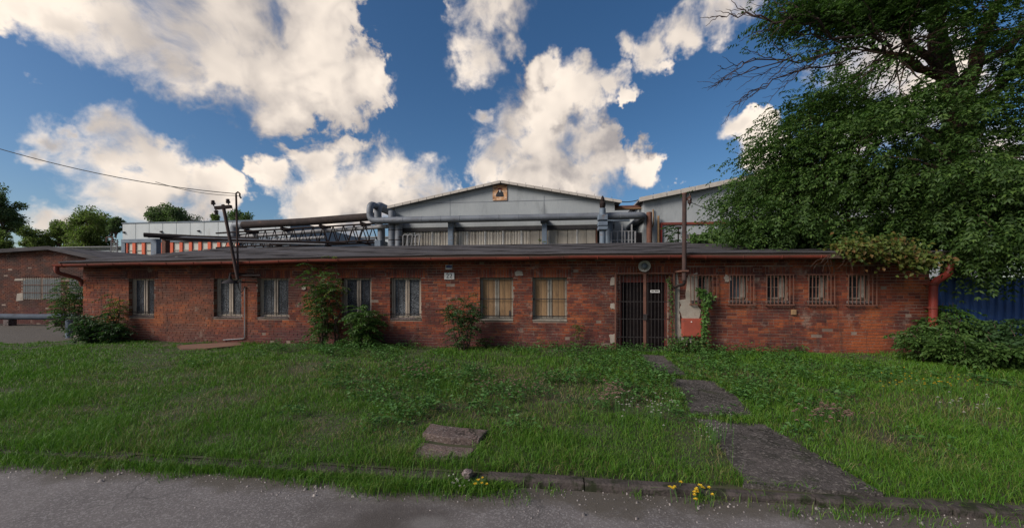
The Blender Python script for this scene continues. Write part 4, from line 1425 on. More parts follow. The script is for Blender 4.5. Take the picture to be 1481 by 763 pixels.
# pipes carried by the bridge are pipes of their own
wpipe = thing('steam_pipe', 'thin pale pipe hung along the near side of the lattice bridge', 'pipe', at(450, 334, 30.3))
MB().tube(bend([at(561, 327, 29.6), at(340, 343, 33.0), at(262, 348, 34.8)], .4), .17, 10).build('sheath', M['pipe_pale'], wpipe, smooth=True)
qd = at(561, 327, 29.6)
MB().tube(bend([qd + Vector((0, 0, 0)), qd + Vector((.5, 0, 0)), qd + Vector((.5, 0, -5))], .3), .17, 10).build('drop_leg', M['pipe_pale'], wpipe, smooth=True)
wp2 = thing('steam_pipe', 'lower pale pipe with a small U bend hanging under the bridge', 'pipe', at(390, 348, 31.5))
MB().tube(bend([at(470, 343, 30.6), at(391, 347.5, 31.6), at(391, 355, 31.6), at(386, 355, 31.7), at(386, 347.5, 31.7), at(345, 349, 32.6)], .25), .13, 8).build('sheath', M['pipe_pale'], wp2, smooth=True)
elb = thing('bent_pipe', 'grey pipe elbow dropping from the far left end of the lattice bridge', 'pipe', at(345, 330, 33))
MB().tube(bend([tb + Vector((.3, .2, -.1)), at(348, 325.5, 32.6), at(339.5, 326, 32.7), at(339.5, 350, 32.7)], .8, 6), .36, 14).build('sheath', M['pipe'], elb, smooth=True)
low_run = thing('pipe_rack', 'rack of thin dark pipes on a blue post in front of the striped building', 'pipe rack', at(222, 340, 24))
for k, (ya, yb2, xa_, xb_, r_, mm) in enumerate([(339.5, 346, 208, 372, .16, 'pipe_dark'), (341.5, 349, 214, 420, .10, 'pipe'), (344, 351, 232, 500, .09, 'truss'), (346, 353.5, 236, 470, .07, 'pipe_pale'), (341, 345, 240, 350, .06, 'truss')]):
    MB().tube([at(xa_, ya, 24.5 + .35 * k), at((xa_ + xb_) / 2, (ya + yb2) / 2 + .6, 26.5 + .3 * k), at(xb_, yb2, 28.6 + .3 * k)], r_, 8).build('pipe', M[mm], low_run, smooth=True)
for px, w_, mm, yy in ((222, 4.2, 'steel', 24.9), (236.5, 3.0, 'rust', 25.6)):
    a, c = fx(px - w_, yy), fx(px + w_, yy)
    MB().box(a, c, yy, yy + .35, 0, at(px, 345, yy).z).build('post', M[mm], low_run, bevel=.015)
shed3 = thing('far_store', 'low white far building seen under the lattice pipe bridge', 'building', at(500, 352, 60))
q0, q1 = at(400, 350, 60), at(575, 342, 60)
MB().box(q0.x, q1.x + 2, 60, 72, 0, at(540, 343.5, 60).z).build('wall', M['white_panel'], shed3)
MB().box(q0.x - .3, q1.x + 2.3, 59.7, 72.3, at(540, 343.5, 60).z + .002, at(540, 342, 60).z).build('roof', M['hall_roof'], shed3)
for px in (498, 512):
    MB().tube([at(px, 356, 59.6), at(px, 347, 59.6)], .06, 6).build('mast', M['truss'], shed3)

# ------------------------------------------------------------------ white building with the orange striped front
OY = 40.0
wb = thing('striped_building', 'flat white panelled building with orange striped glazing behind the pipes at left', 'building', at(177, 360, OY))
q0, q1 = at(177, 322, OY), at(420, 317, OY)
zt_w, zb_w = q0.z, at(177, 346, OY).z
npn = 12
pw = (q1.x - q0.x) / npn
for k in range(npn):
    MB().box(q0.x + pw * k + .02, q0.x + pw * (k + 1) - .02, OY, OY + .12, zb_w, zt_w - .12).build('wall_panel', M['white_panel'], wb, bevel=.01)
MB().box(q0.x - .05, q1.x + .05, OY - .06, OY + .3, zt_w - .118, zt_w).build('coping', M['steel'], wb)
MB().box(q0.x + .02, q1.x, OY + .13, OY + 22, 0.0, zt_w - .125).build('wall', M['steel'], wb)
MB().box(q0.x - .02, q1.x, OY - .14, OY + .10, zb_w - .42, zb_w - .004).build('lintel', M['steel'], wb)
MB().box(q0.x - .03, fx(182, OY), OY - .10, OY + .12, 0, zb_w - .425).build('corner_column', M['steel'], wb)
gw0, gw1 = fx(182.5, OY), fx(345, OY)
MB().box(gw0 + .01, gw1, OY + .03, OY + .09, 3.0, zb_w - .425).build('glazing', M['glass_white'], wb)
k = 0
px = 184.0
while px < 345:
    a, c = fx(px, OY), fx(px + 4.3, OY)
    if k == 0:
        c = fx(px + 1.5, OY)
    MB().box(a, c, OY - .09, OY + .028, 3.0, zb_w - .427).build('orange_mullion', M['orange'], wb)
    px += 8.5 if k == 0 else 13.6
    k += 1
for zz in (5.2, 6.15):
    MB().box(gw0 + .015, gw1, OY - .03, OY + .0285, zz - .04, zz + .04).build('transom', M['white_frame'], wb)
lamp_x = [fx(px, OY) for px in (180, 234, 288)]
for xx in lamp_x:
    MB().hexa([(xx - .12, OY - .2, zb_w + .78), (xx + .12, OY - .2, zb_w + .78), (xx + .12, OY - .003, zb_w + .75), (xx - .12, OY - .003, zb_w + .7),
               (xx - .10, OY - .15, zb_w + .86), (xx + .10, OY - .15, zb_w + .86), (xx + .10, OY - .003, zb_w + .92), (xx - .10, OY - .003, zb_w + .92)]).build('floodlight', M['enamel'], wb)

# low shed and stair tower left of it
ls = thing('low_shed', 'long low grey shed with a flat roof behind the dark brick gable', 'building', at(110, 360, 46))
q0, q1 = at(50, 353, 46), at(176, 351, 46)
MB().box(q0.x - 6, q1.x + 1, 46, 58, 0, at(120, 357.5, 46).z).build('wall', M['white_panel'], ls)
MB().hexa([(q0.x - 6.4, 45.5, at(120, 358, 46).z), (q1.x + 1.2, 45.5, at(120, 358, 46).z), (q1.x + 1.2, 58, at(120, 352, 46).z + .5), (q0.x - 6.4, 58, at(120, 352, 46).z + .5),
           (q0.x - 6.4, 45.5, at(120, 357, 46).z), (q1.x + 1.2, 45.5, at(120, 357, 46).z), (q1.x + 1.2, 58, at(120, 351, 46).z + .6), (q0.x - 6.4, 58, at(120, 351, 46).z + .6)]).build('roof', M['hall_roof'], ls)
MB().box(q0.x - 6, q1.x + 1, 45.9, 45.97, at(120, 361.5, 46).z, at(120, 360.5, 46).z).build('trim', M['truss'], ls)
st = thing('steel_ladder', 'thin pale steel ladder tower at the left corner of the striped building', 'ladder', at(163, 365, 38))
for px in (160, 169):
    MB().tube([at(px, 374, 38), at(px + 1, 346, 38)], .06, 6).build('stile', M['pipe_pale'], st)
for k in range(9):
    MB().tube([at(160.3 + .1 * k, 371 - 2.8 * k, 38), at(169 + .1 * k, 371 - 2.8 * k, 38)], .035, 5).build('rung', M['pipe_pale'], st)
MB().tube([at(154, 350, 38), at(154, 343, 38), at(163, 343, 38), at(163, 350, 38)], .06, 5).build('guard', M['rust'], st)

# ------------------------------------------------------------------ dark brick building with the low gable, far left
LY = 17.0
lb = thing('brick_building', 'dark brick gable building with barred windows across the yard at far left', 'building', at(60, 465, LY))
ga_, gc_ = at(80, 359, LY), at(158, 376.5, LY)
gx_l = ga_.x - 13
zl_e = at(0, 366, LY).z - .35
poly = [(gx_l, -.05), (gc_.x, -.05), (gc_.x, gc_.z - .05), (ga_.x, ga_.z - .05), (gx_l, zl_e)]
LW = [(fx(33, LY), fx(59, LY), 1.30, 2.36), (fx(61.5, LY), fx(88, LY), 1.30, 2.36), (fx(100, LY), fx(122, LY), 1.30, 2.36)]
MB().prism(poly, LY + .012, LY + .4).build('wall', M['mortar'], lb)
jb = MB()
z, row = 0.0, 0
while z < ga_.z:
    # extent of this course under the sloping verge
    xa = gx_l
    xb = gc_.x if z < gc_.z - .1 else ga_.x + (gc_.x - ga_.x) * (ga_.z - .06 - z) / (ga_.z - gc_.z)
    if z > zl_e - .1:
        xa = gx_l + (ga_.x - gx_l) * (z + .1 - zl_e) / (ga_.z - zl_e)
    x = xa + ((row % 2) * .13)
    while x < xb - .05:
        u1 = min(x + BL, xb)
        mid = (x + u1) / 2
        if not any(w_[0] - .03 < mid < w_[1] + .03 and w_[2] - .04 < z + .03 < w_[3] for w_ in LW) and rnd.random() > .01 and x > -38:
            dy = rnd.uniform(-.004, .004)
            jb.box(x, u1, LY + dy, LY + .0115, z, z + BH)
        x += BL + JO
    z += PITCH
    row += 1
o = jb.build('brickwork', M['brick_far'], lb)
o['kind'] = 'stuff'
for a, c, zb_, zt_ in LW:
    w_ = MB().box(a, c, LY - .004, LY + .011, zb_ - .03, zt_).build('window', M['white_frame'], lb)
    for i in range(3):
        x0 = a + .04 + (c - a - .06) * i / 3
        MB().box(x0, x0 + (c - a - .06) / 3 - .03, LY - .009, LY - .0045, zb_ + .02, zt_ - .05).build('pane', M['curtain'], w_)
    for i in range(8):
        x0 = a + (c - a) * (i + .5) / 8
        MB().tube([(x0, LY - .03, zb_ - .05), (x0, LY - .03, zt_ + .1)], .011, 4).build('bar', M['rust'], w_)
    for zz in (zb_ + .32, zb_ + .72):
        MB().box(a - .03, c + .03, LY - .05, LY - .042, zz - .012, zz + .012).build('bar', M['rust'], w_)
p2_ = at(23, 404, LY)
for px, py, w2, h2_ in ((29, 404, .35, .06), (29, 429, .22, .22)):
    q = at(px, py, LY)
    MB().prism([(q.x - w2, q.z - h2_), (q.x + w2, q.z - h2_ * .8), (q.x + w2 * .9, q.z + h2_), (q.x - w2 * .8, q.z + h2_ * .7)], LY - .012, LY - .0045).build('render_patch', M['plaster'], lb)
for (xa, za), (xb, zb_) in (((gx_l - .3, zl_e), (ga_.x, ga_.z)), ((ga_.x, ga_.z), (gc_.x + .35, gc_.z - .05))):
    MB().hexa([(xa, LY - .25, za - .05), (xb, LY - .25, zb_ - .05), (xb, LY + 16, zb_ - .05), (xa, LY + 16, za - .05),
               (xa, LY - .25, za + .06), (xb, LY - .25, zb_ + .06), (xb, LY + 16, zb_ + .06), (xa, LY + 16, za + .06)]).build('roof', M['bitumen'], lb)
    MB().hexa([(xa, LY - .30, za - .09), (xb, LY - .30, zb_ - .09), (xb, LY - .252, zb_ - .09), (xa, LY - .252, za - .09),
               (xa, LY - .30, za + .09), (xb, LY - .30, zb_ + .09), (xb, LY - .252, zb_ + .09), (xa, LY - .252, za + .09)]).build('verge_board', M['bitumen'], lb)
gp = thing('ground_pipe', 'blue grey pipe lying on low blocks along the foot of the dark brick gable', 'pipe', at(40, 462, 16.2))
MB().tube([(-42, 16.2, .46), at(60, 458, 16.2), at(112, 456.5, 16.2)], .14, 12).build('sheath', M['pipe_blue'], gp, smooth=True)
for k in range(6):
    xx = -21.5 - 2.6 * k
    MB().box(xx - .15, xx + .15, 16.05, 16.35, .004, .31).build('support_block', M['concrete'], gp)
bo = at(101.5, 489, 12.6)
bol = thing('pipe_bollard', 'short blue grey steel pipe bollard at the left corner of the brick building', 'bollard', (bo.x, bo.y, .05))
MB().tube([(bo.x, bo.y, -.02), (bo.x, bo.y, at(101, 463, 12.6).z)], .125, 14).build('tube', M['steel'], bol, smooth=True)
MB().lathe([(.128, 0), (.132, .008), (.11, .03), (.0, .04)], (bo.x, bo.y, at(101, 463, 12.6).z), n=14).build('cap', M['steel'], bol, smooth=True)
q = at(120, 500, 11.0)
blk = thing('stone_block', 'pale grey broken concrete block in the grass by the left corner bush', 'block', (q.x, q.y, .1))
MB().hexa([(q.x - .2, q.y - .15, .05), (q.x + .18, q.y - .2, .05), (q.x + .22, q.y + .15, .05), (q.x - .16, q.y + .17, .05),
           (q.x - .17, q.y - .12, .40), (q.x + .12, q.y - .16, .44), (q.x + .17, q.y + .12, .40), (q.x - .14, q.y + .13, .36)]).build('stone', M['concrete'], blk, bevel=.02)

# ------------------------------------------------------------------ blue sheet fence on the right
FY = 11.35
fx0 = X1 + .28
fence = thing('blue_fence', 'blue corrugated sheet fence right of the brick building behind the bushes', 'fence', (fx0, FY, 0))
ZF = 2.12
k = 0
x = fx0
while x < 22:
    prof = []
    for r in range(6):
        u = x + .19 * r
        prof += [(u, .0), (u + .085, .0), (u + .105, .045), (u + .17, .045)]
    prof.append((x + 1.14, 0))
    vs = []
    for u, dy in prof:
        vs += [(u, FY + dy + .0012 * (k % 2), .12), (u, FY + dy + .0012 * (k % 2), ZF)]
    MB().add(vs, [(2 * i, 2 * i + 2, 2 * i + 3, 2 * i + 1) for i in range(len(prof) - 1)]).build('fence_sheet', M['blue'], fence)
    x += 1.14
    k += 1
for zz in (.5, 1.95):
    MB().box(fx0 + .01, 22, FY + .05, FY + .09, zz - .03, zz + .03).build('rail', M['steel'], fence)
MB().box(fx0, 22, FY - .012, FY + .06, ZF + .002, ZF + .03).build('capping', M['blue'], fence)
for i in range(6):
    xx = fx0 + .04 + 2.4 * i
    MB().box(xx - .03, xx + .03, FY + .092, FY + .15, -.05, ZF).build('fence_post', M['steel'], fence)

# ------------------------------------------------------------------ cracked concrete cover in the lawn
mc = thing('pit_cover', 'cracked concrete pit cover of broken slabs sunk in the lawn near the kerb', 'cover', at_z(650, 636, .13))
for poly, dz in (([(623, 615), (646, 618), (706, 624), (693, 637), (650, 635), (611, 628.5)], .045), ([(611, 634), (650, 640.5), (690, 642.5), (683, 647), (651, 646), (605, 641.5)], -.01),
                 ([(603, 643.5), (630, 646), (655, 648.5), (648, 659), (623, 658), (597, 654)], .0), ([(657, 647.5), (684, 648), (676, 655), (652, 657)], .005)):
    pts = [at_z(a, c, .13) for a, c in poly]
    MB().slab([(p.x, p.y) for p in pts][::-1], 0.0, [hgt(p.x, p.y) + .03 + dz + .006 * math.sin(p.x * 9 + dz * 90) for p in pts][::-1]).build('broken_slab', M['pit_slab'], mc, bevel=.008)
ap = thing('ground_sheet', 'rusty brown sheet lying on the grass under the second and third windows', 'sheet', at_z(310, 501, .14))
pts = [at_z(a, c, .15) for a, c in [(252, 500), (285, 497), (345, 495.5), (352, 499), (300, 504.5), (262, 505)]]
MB().slab([(p.x, p.y) for p in pts][::-1], .10, [.165 + .012 * math.sin(3 * p.x) for p in pts][::-1]).build('sheet', M['sheet_rust'], ap)
ap2 = thing('ground_sheet', 'dark broken board lying under the first window in the grass', 'sheet', at_z(235, 502, .14))
pts = [at_z(a, c, .15) for a, c in [(216, 503), (240, 498), (262, 497), (255, 501), (228, 505)]]
MB().slab([(p.x, p.y) for p in pts][::-1], .09, [.16 + .015 * math.sin(4 * p.x) for p in pts][::-1]).build('board', M['soffit'], ap2)

# ------------------------------------------------------------------ plants
RG = np.random.default_rng(11)


def unit(v):
    return v / np.maximum(np.linalg.norm(v, axis=-1, keepdims=True), 1e-9)


def leaf_mesh(C, D_, N, L, Wd, fold=0.25):
    """one folded, pointed leaf (two quads as four triangles) per centre"""
    C, D_, N = np.asarray(C, float), unit(np.asarray(D_, float)), unit(np.asarray(N, float))
    S_ = unit(np.cross(D_, N))
    N = np.cross(S_, D_)
    L = np.broadcast_to(np.asarray(L, float), (len(C),))[:, None]
    Wd = np.broadcast_to(np.asarray(Wd, float), (len(C),))[:, None]
    base = C
    tip = C + D_ * L - N * L * .12
    mid = C + D_ * L * .45
    a = mid + S_ * Wd * .5 + N * Wd * fold
    b = mid - S_ * Wd * .5 + N * Wd * fold
    V = np.stack([base, a, tip, b], 1).reshape(-1, 3)
    i = np.arange(len(C))[:, None] * 4
    T = np.concatenate([i + [0, 1, 2], i + [0, 2, 3]], 1).reshape(-1, 3)
    return V, T


def fronds(B, D_, L, pairs, ll, lw, droop=.35, seed=0):
    """pinnate sprays: leaflets in two ranks along a drooping stalk; B, D_ are n x 3"""
    r = np.random.default_rng(seed)
    B, D_ = np.asarray(B, float), unit(np.asarray(D_, float))
    n = len(B)
    L = np.broadcast_to(np.asarray(L, float), (n,))
    up = np.array([0, 0, 1.0])
    S_ = unit(np.cross(D_, up + r.normal(0, .25, (n, 3))))
    N = unit(np.cross(S_, D_))
    t = (np.arange(pairs) + .6) / pairs
    P = B[:, None] + D_[:, None] * (t[None, :, None] * L[:, None, None]) - up * (droop * (t ** 2)[None, :, None] * L[:, None, None])
    tan = unit(D_[:, None] - up * (2 * droop * t[None, :, None]))
    C, DD, NN = [], [], []
    for s in (-1, 1):
        C.append(P)
        DD.append(tan * .55 + s * S_[:, None] * .85 - up * .25 + r.normal(0, .16, P.shape))
        NN.append(np.broadcast_to(N[:, None], P.shape) + r.normal(0, .3, P.shape))
    C.append(P[:, -1:]); DD.append(tan[:, -1:] + r.normal(0, .1, (n, 1, 3))); NN.append(N[:, None])
    C = np.concatenate([c.reshape(-1, 3) for c in C])
    DD = np.concatenate([c.reshape(-1, 3) for c in DD])
    NN = np.concatenate([c.reshape(-1, 3) for c in NN])
    k = r.uniform(.7, 1.2, len(C))
    return leaf_mesh(C, DD, NN, ll * k, lw * k)


def limb(mb, a, c, r0, r1, sag=0.0, wob=.12, n=7, seg=7, seed=0):
    r_ = random.Random(seed)
    a, c = Vector(a), Vector(c)
    L = (c - a).length
    pts, rs = [], []
    for i in range(n + 1):
        t = i / n
        p = a.lerp(c, t) + Vector((0, 0, sag * L * math.sin(math.pi * t)))
        if 0 < i < n:
            p += Vector((r_.uniform(-1, 1), r_.uniform(-1, 1), r_.uniform(-1, 1))) * wob * L / n
        pts.append(p)
        rs.append(r0 + (r1 - r0) * t)
    mb.tube(pts, rs, seg)
    return pts


# the big tree -------------------------------------------------------
TX, TY = 12.1, 13.2
tree = thing('broadleaf_tree', 'huge dense dark green tree overhanging the right end of the brick building', 'tree', (TX, TY, 0))
tk = MB()
trunk_pts = [Vector((TX + .1, TY, -.1)), Vector((TX, TY, .6)), Vector((TX - .05, TY, 2.2)), Vector((TX + .05, TY - .1, 4.2)), Vector((TX - .05, TY - .1, 6.0)), Vector((TX - .1, TY, 7.6)), Vector((TX - .6, TY, 10.2)), Vector((TX - .8, TY, 12.6))]
tk.tube(trunk_pts, [.42, .34, .31, .29, .27, .24, .18, .08], 12)
tk.build('trunk', M['bark'], tree, smooth=True)
LIMBS = []
fork = at(1362, 112, TY - .6)
lims = [((TX - .05, TY - .1, 5.6), fork, .15, .13, .0), (fork, at(1280, 78, TY - 1.4), .11, .075, .03), (fork, at(1262, 70, TY - .4), .08, .05, .05),
        ((TX - .1, TY, 7.2), at(1345, -60, TY), .20, .10, .02), ((TX, TY, 6.8), at(1455, -40, TY - .5), .20, .10, .02), ((TX, TY, 6.2), at(1500, 60, TY - 1.5), .13, .06, .03),
        ((TX, TY, 4.6), (TX - 4.2, TY - .8, 5.2), .14, .04, .08), ((TX, TY, 4.9), (TX + 4.5, TY - 1.2, 6.0), .14, .05, .06), ((TX, TY, 4.2), (TX - 2.4, TY - 2.6, 4.8), .11, .04, .06),
        ((TX, TY, 5.2), (TX + 1.6, TY - 3.4, 6.2), .12, .04, .06), ((TX, TY, 6.4), (TX - 3.2, TY + 2.6, 8.2), .13, .05, .05), ((TX, TY, 6.2), (TX + 3.2, TY + 2.8, 8.6), .13, .05, .05),
        ((TX, TY, 8), (TX - 3.5, TY - .6, 10.6), .13, .05, .05), ((TX, TY, 8), (TX + 3.0, TY - 2, 10.8), .12, .05, .05)]
for i, (a, c, r0, r1, sg) in enumerate(lims):
    b = MB()
    LIMBS.append(limb(b, a, c, r0, r1, sg, .25, 8, 8, seed=i))
    b.build('limb', M['bark_red'] if i in (0, 1, 3, 4) else M['bark'], tree, smooth=True)
# bare dead twigs reaching out to the left
db = MB()
r_ = random.Random(5)
Yd = TY - 1.2


def twig(a, c, r0, depth):
    pts = limb(db, a, c, r0, r0 * .45, 0.02, .35, 7, 5 if depth else 6, seed=r_.random())
    if depth >= 3:
        return
    L = (Vector(c) - Vector(a)).length
    d0 = (Vector(c) - Vector(a)).normalized()
    for i in range(2, 8):
        for _ in range(1 if depth else 2):
            q = pts[i]
            dd = (d0 + Vector((r_.uniform(-.5, .3), r_.uniform(-.5, .5), r_.uniform(-.75, .75)))).normalized()
            twig(q, q + dd * L * r_.uniform(.22, .42), r0 * .5, depth + 1)


for (ax_, ay_), (bx_, by_), r0 in (((1290, 68), (1100, 22), .045), ((1262, 74), (1076, 92), .032), ((1240, 70), (1066, 110), .028), ((1235, 78), (1084, 132), .028), ((1190, 55), (1112, 10), .022)):
    twig(at(ax_, ay_, Yd), at(bx_, by_, Yd - .6), r0, 1)
db.build('dead_branch', M['twig'], tree)


def crown_points(n, seed):
    """spray roots through the crown: thicker near the outside, thinned where the photograph's sky shows through"""
    r = np.random.default_rng(seed)
    c = np.array([TX + .6, TY + .2, 7.6])
    pts = []
    while len(pts) < n:
        v = r.normal(0, 1, 3)
        v /= np.linalg.norm(v)
        rad = r.uniform(.35, 1.0) ** .5
        lump = 1 + .16 * math.sin(v[0] * 5 + v[2] * 3 + 1) + .12 * math.sin(v[1] * 7 - v[2] * 6)
        e = np.array([6.2, 5.0, 6.6 if v[2] > 0 else 4.6]) * lump
        p = c + v * e * rad
        if p[2] < 2.55 + .10 * (p[0] - 5):
            continue
        if 11.1 - .4 < p[1] < 22 and p[0] < X1 and p[2] < 3.4:
            continue
        pts.append(p)
    return np.array(pts)


CP = crown_points(620, 3)
# drooping skirts over the roof edge and beside the fence, and the leafy tip at the top left
extra = []
for px, py, Y, k in ((1075, 300, 12.6, 3), (1065, 292, 12.8, 2), (1058, 322, 13.0, 3), (1090, 260, 12.6, 3), (1105, 230, 12.7, 4), (1115, 205, 12.6, 3), (1140, 185, 12.6, 4), (1170, 170, 12.6, 4), (1085, 325, 12.4, 4), (1110, 310, 12.2, 5), (1110, 335, 13.4, 5),
                     (1150, 320, 12.0, 6), (1160, 345, 13.5, 5), (1190, 330, 12.2, 5), (1230, 330, 12.2, 5), (1270, 320, 12.0, 4), (1210, 345, 13.0, 5), (1100, 280, 12.5, 5), (1130, 250, 12.5, 5), (1130, 290, 12.0, 5), (1160, 220, 12.3, 5), (1180, 260, 12.0, 6), (1200, 200, 12.2, 5), (1240, 230, 11.8, 5),
                     (1110, 20, 12.0, 2), (1105, 40, 12.0, 2), (1125, 30, 12.1, 3), (1150, 15, 12.2, 3), (1180, 30, 12.4, 3), (1210, 20, 12.6, 4), (1240, 30, 12.8, 5), (1210, 50, 12.6, 3), (1260, 20, 12.8, 5), (1300, 15, 12.8, 4),
                     (1220, 135, 12.4, 3), (1180, 150, 12.4, 3),
                     (1400, 300, 10.6, 6), (1440, 330, 10.2, 6), (1460, 360, 10.4, 6), (1420, 370, 10.9, 5), (1475, 300, 10.2, 5), (1380, 330, 11.0, 5), (1360, 300, 11.2, 5), (1330, 320, 11.4, 5), (1425, 350, 10.6, 5), (1480, 250, 10.0, 5), (1440, 270, 10.2, 6), (1400, 250, 10.5, 6), (1400, 340, 11.0, 5), (1424, 408, 10.9, 1)):
    for _ in range(k):
        p = at(px + RG.uniform(-14, 14), py + RG.uniform(-10, 10), Y + RG.uniform(-.5, .5))
        extra.append((p.x, p.y, p.z))
for _ in range(150):                                      # the solid left flank
    py = RG.uniform(135, 352)
    lo = np.interp(py, [130, 170, 200, 230, 290, 330, 352], [1215, 1170, 1140, 1120, 1080, 1075, 1095])
    p = at(RG.uniform(lo, 1380), py, RG.uniform(11.6, 14.5))
    extra.append((p.x, p.y, max(p.z, 3.2)))
for _ in range(95):
    p = at(RG.uniform(1140, 1330), RG.uniform(-40, 60), RG.uniform(11.5, 13))
    extra.append((p.x, p.y, p.z))
for _ in range(150):                                      # the near face of the crown, in front of the trunk
    p = at(RG.uniform(1235, 1520), RG.uniform(-110, 285), RG.uniform(9.8, 12.2))
    extra.append((p.x, p.y, p.z))
CP = np.concatenate([CP, np.array(extra)])
# holes with sky showing: thin the sprays along the lines of sight
HOLES = [(1290, 62, 26), (1335, 55, 20), (1300, 120, 30), (1270, 130, 24), (1352, 90, 22), (1415, 85, 14), (1355, 180, 15), (1380, 170, 10), (1362, 195, 12), (1245, 215, 12), (1282, 208, 12), (1190, 240, 8), (1225, 195, 8), (1455, 30, 20), (1420, 10, 14), (1468, 60, 12), (1430, 120, 12),
         (1170, 45, 16), (1195, 90, 22), (1235, 95, 18), (1160, 100, 20), (1190, 120, 14), (1130, 95, 26), (1290, 300, 10), (1275, 335, 9), (1445, 205, 9), (1430, 285, 12)]


def pix(P_):
    X = P_[:, 0] * CT + P_[:, 1] * ST
    Yc = -P_[:, 0] * ST + P_[:, 1] * CT
    return 740.5 + 560 * X / Yc, 415 - 560 * (P_[:, 2] - EYE) / Yc, Yc


ux, uy, ud = pix(CP)
# the forked limb stays in view: no sprays hang between it and the yard
LIMB_PX = [(1395, 118), (1365, 105), (1330, 88), (1290, 77), (1240, 68), (1190, 55)]
near = np.zeros(len(CP), bool)
for (ax_, ay_), (bx_, by_) in zip(LIMB_PX[:-1], LIMB_PX[1:]):
    for t in np.linspace(0, 1, 6):
        near |= np.hypot(ux - ax_ - (bx_ - ax_) * t, uy - ay_ - (by_ - ay_) * t) < 17
for hx, hy in ((1350, 15), (1362, 40), (1455, 10), (1470, -5), (1440, 30)):
    near |= np.hypot(ux - hx, uy - hy) < 18
near &= ud < np.hypot(TX, TY) * .96
keep = ~near
for hx, hy, hr in HOLES:
    keep &= ~((np.hypot(ux - hx, (uy - hy) * 1.1) < hr * .75) & (RG.random(len(CP)) < .80))
lb_line = 1040 + np.interp(uy, [-50, 0, 60, 120, 170, 230, 300, 340], [75, 70, 90, 170, 95, 45, 15, 5])
keep &= ux > lb_line
keep &= ~((uy > 362) & (ux < 1410) & (uy < 520))
CP = CP[keep]
NF = 25
nC = len(CP)
cdir = unit(CP - np.array([TX, TY, 6.0]))
B = np.repeat(CP, NF, 0) + RG.normal(0, 1, (nC * NF, 3)) * np.array([.40, .40, .16])
Dd = np.repeat(cdir, NF, 0) * .7 + RG.normal(0, .65, (nC * NF, 3)) * np.array([1, 1, .35]) + np.array([0, 0, -.15])
V, T = fronds(B, Dd, RG.uniform(.28, .52, nC * NF), 5, .108, .046, .4, 5)
lx, ly, _ = pix(V[::4])
ok = np.ones(len(lx), bool)
for hx, hy, hr in HOLES:
    ok &= ~((np.hypot(lx - hx, (ly - hy) * 1.1) < hr * .75) & (RG.random(len(lx)) < .70))
V = V.reshape(-1, 4, 3)[ok].reshape(-1, 3)
T = T.reshape(-1, 6)[:len(V) // 4].reshape(-1, 3)
np_obj('crown', V, T, M['leaf_big'], tree)
# fine branchlets tying the sprays to the limbs
allp = np.array([p[:] for Lm in LIMBS for p in Lm] + [p[:] for p in trunk_pts[3:]])
bl = MB()
for i in range(0, nC, 2):
    j = np.argmin(np.linalg.norm(allp - CP[i], axis=1) + RG.random(len(allp)) * .8)
    limb(bl, allp[j], CP[i], .028, .007, .04, .3, 4, 4, seed=i)
bl.build('branchlets', M['bark'], tree, kind='stuff')


def small_tree(label, px, py_top, Y, w_px, m, ground=0.0, seed=0, stems=1, density=1.0, leaf=.30, name='distant_tree', group='trees beyond the roofs'):
    p = at(px, py_top, Y)
    top = p.z
    s = Y / 520.0
    rad = w_px * s / 2
    t = thing(name, label, 'tree', (p.x, Y, ground), group)
    r = np.random.default_rng(seed)
    tb_ = MB()
    lobes = []
    for k in range(stems):
        ox = (k - (stems - 1) / 2) * rad * .9
        tip = (p.x + ox * 1.1, Y, top * .93)
        limb(tb_, (p.x + ox * .25, Y, ground - .1), tip, .20 + .01 * top, .04, 0, .3, 7, 7, seed=seed + k)
    for k in range(int(19 * max(1, density))):
        v = r.normal(0, 1, 3)
        v /= np.linalg.norm(v)
        rr = r.uniform(.35, .95)
        zc_ = max(top - rad * 1.25, top * .55)
        c = np.array([p.x + v[0] * rad * rr * .8 + (r.integers(stems) - (stems - 1) / 2) * rad * .9 * (stems > 1), Y + v[1] * rad * .7 * rr, zc_ + v[2] * (top - zc_) * 1.0 * rr])
        lobes.append((c, rad * r.uniform(.18, .42)))
        limb(tb_, (p.x, Y, max(ground + 1, c[2] - rad * .9)), tuple(c), .07, .02, .05, .3, 5, 5, seed=seed * 7 + k)
    tb_.build('trunk', M['bark'], t)
    Cs = []
    for c, q in lobes:
        n = int(210 * density ** .3)
        v = r.normal(0, 1, (n, 3))
        v = unit(v) * (r.random((n, 1)) ** .4)
        Cs.append(c + v * q * np.array([1.15, 1, .8]))
    Cs = np.concatenate(Cs)
    V_, T_ = leaf_mesh(Cs, r.normal(0, 1, Cs.shape) + [0, 0, -.3], r.normal(0, .6, Cs.shape) + [0, 0, 1], leaf * .85 * r.uniform(.7, 1.3, len(Cs)), leaf * .45)
    np_obj('crown', V_, T_, m, t)
    return t


small_tree('tall feathery tree cut by the left edge of the view', 2, 270, 45, 62, M['leaf_blue'], seed=1, density=1.8, leaf=.36)
small_tree('small bushy green tree low at the far left under the feathery tree', -2, 332, 40, 46, M['leaf_mid'], seed=2, leaf=.3)
small_tree('rounded light green tree between the left edge and the big clump', 52, 322, 55, 50, M['leaf_mid'], seed=3, density=1.4, leaf=.38)
small_tree('low dark green tree just left of the tallest tree of the clump', 88, 318, 58, 46, M['leaf_mid'], seed=4, density=1.4, leaf=.38)
small_tree('tallest broad dark tree of the clump left of the white striped building', 132, 288, 54, 82, M['leaf_mid'], seed=5, density=2.6, leaf=.40)
small_tree('slim sparse tree touching the left corner of the white striped building', 168, 312, 52, 24, M['leaf_blue'], seed=8, density=.7, leaf=.34)
small_tree('pair of poplar tops standing behind the white parapet', 245, 289, 62, 60, M['leaf_blue'], seed=16, stems=2, density=3.6, leaf=.42)
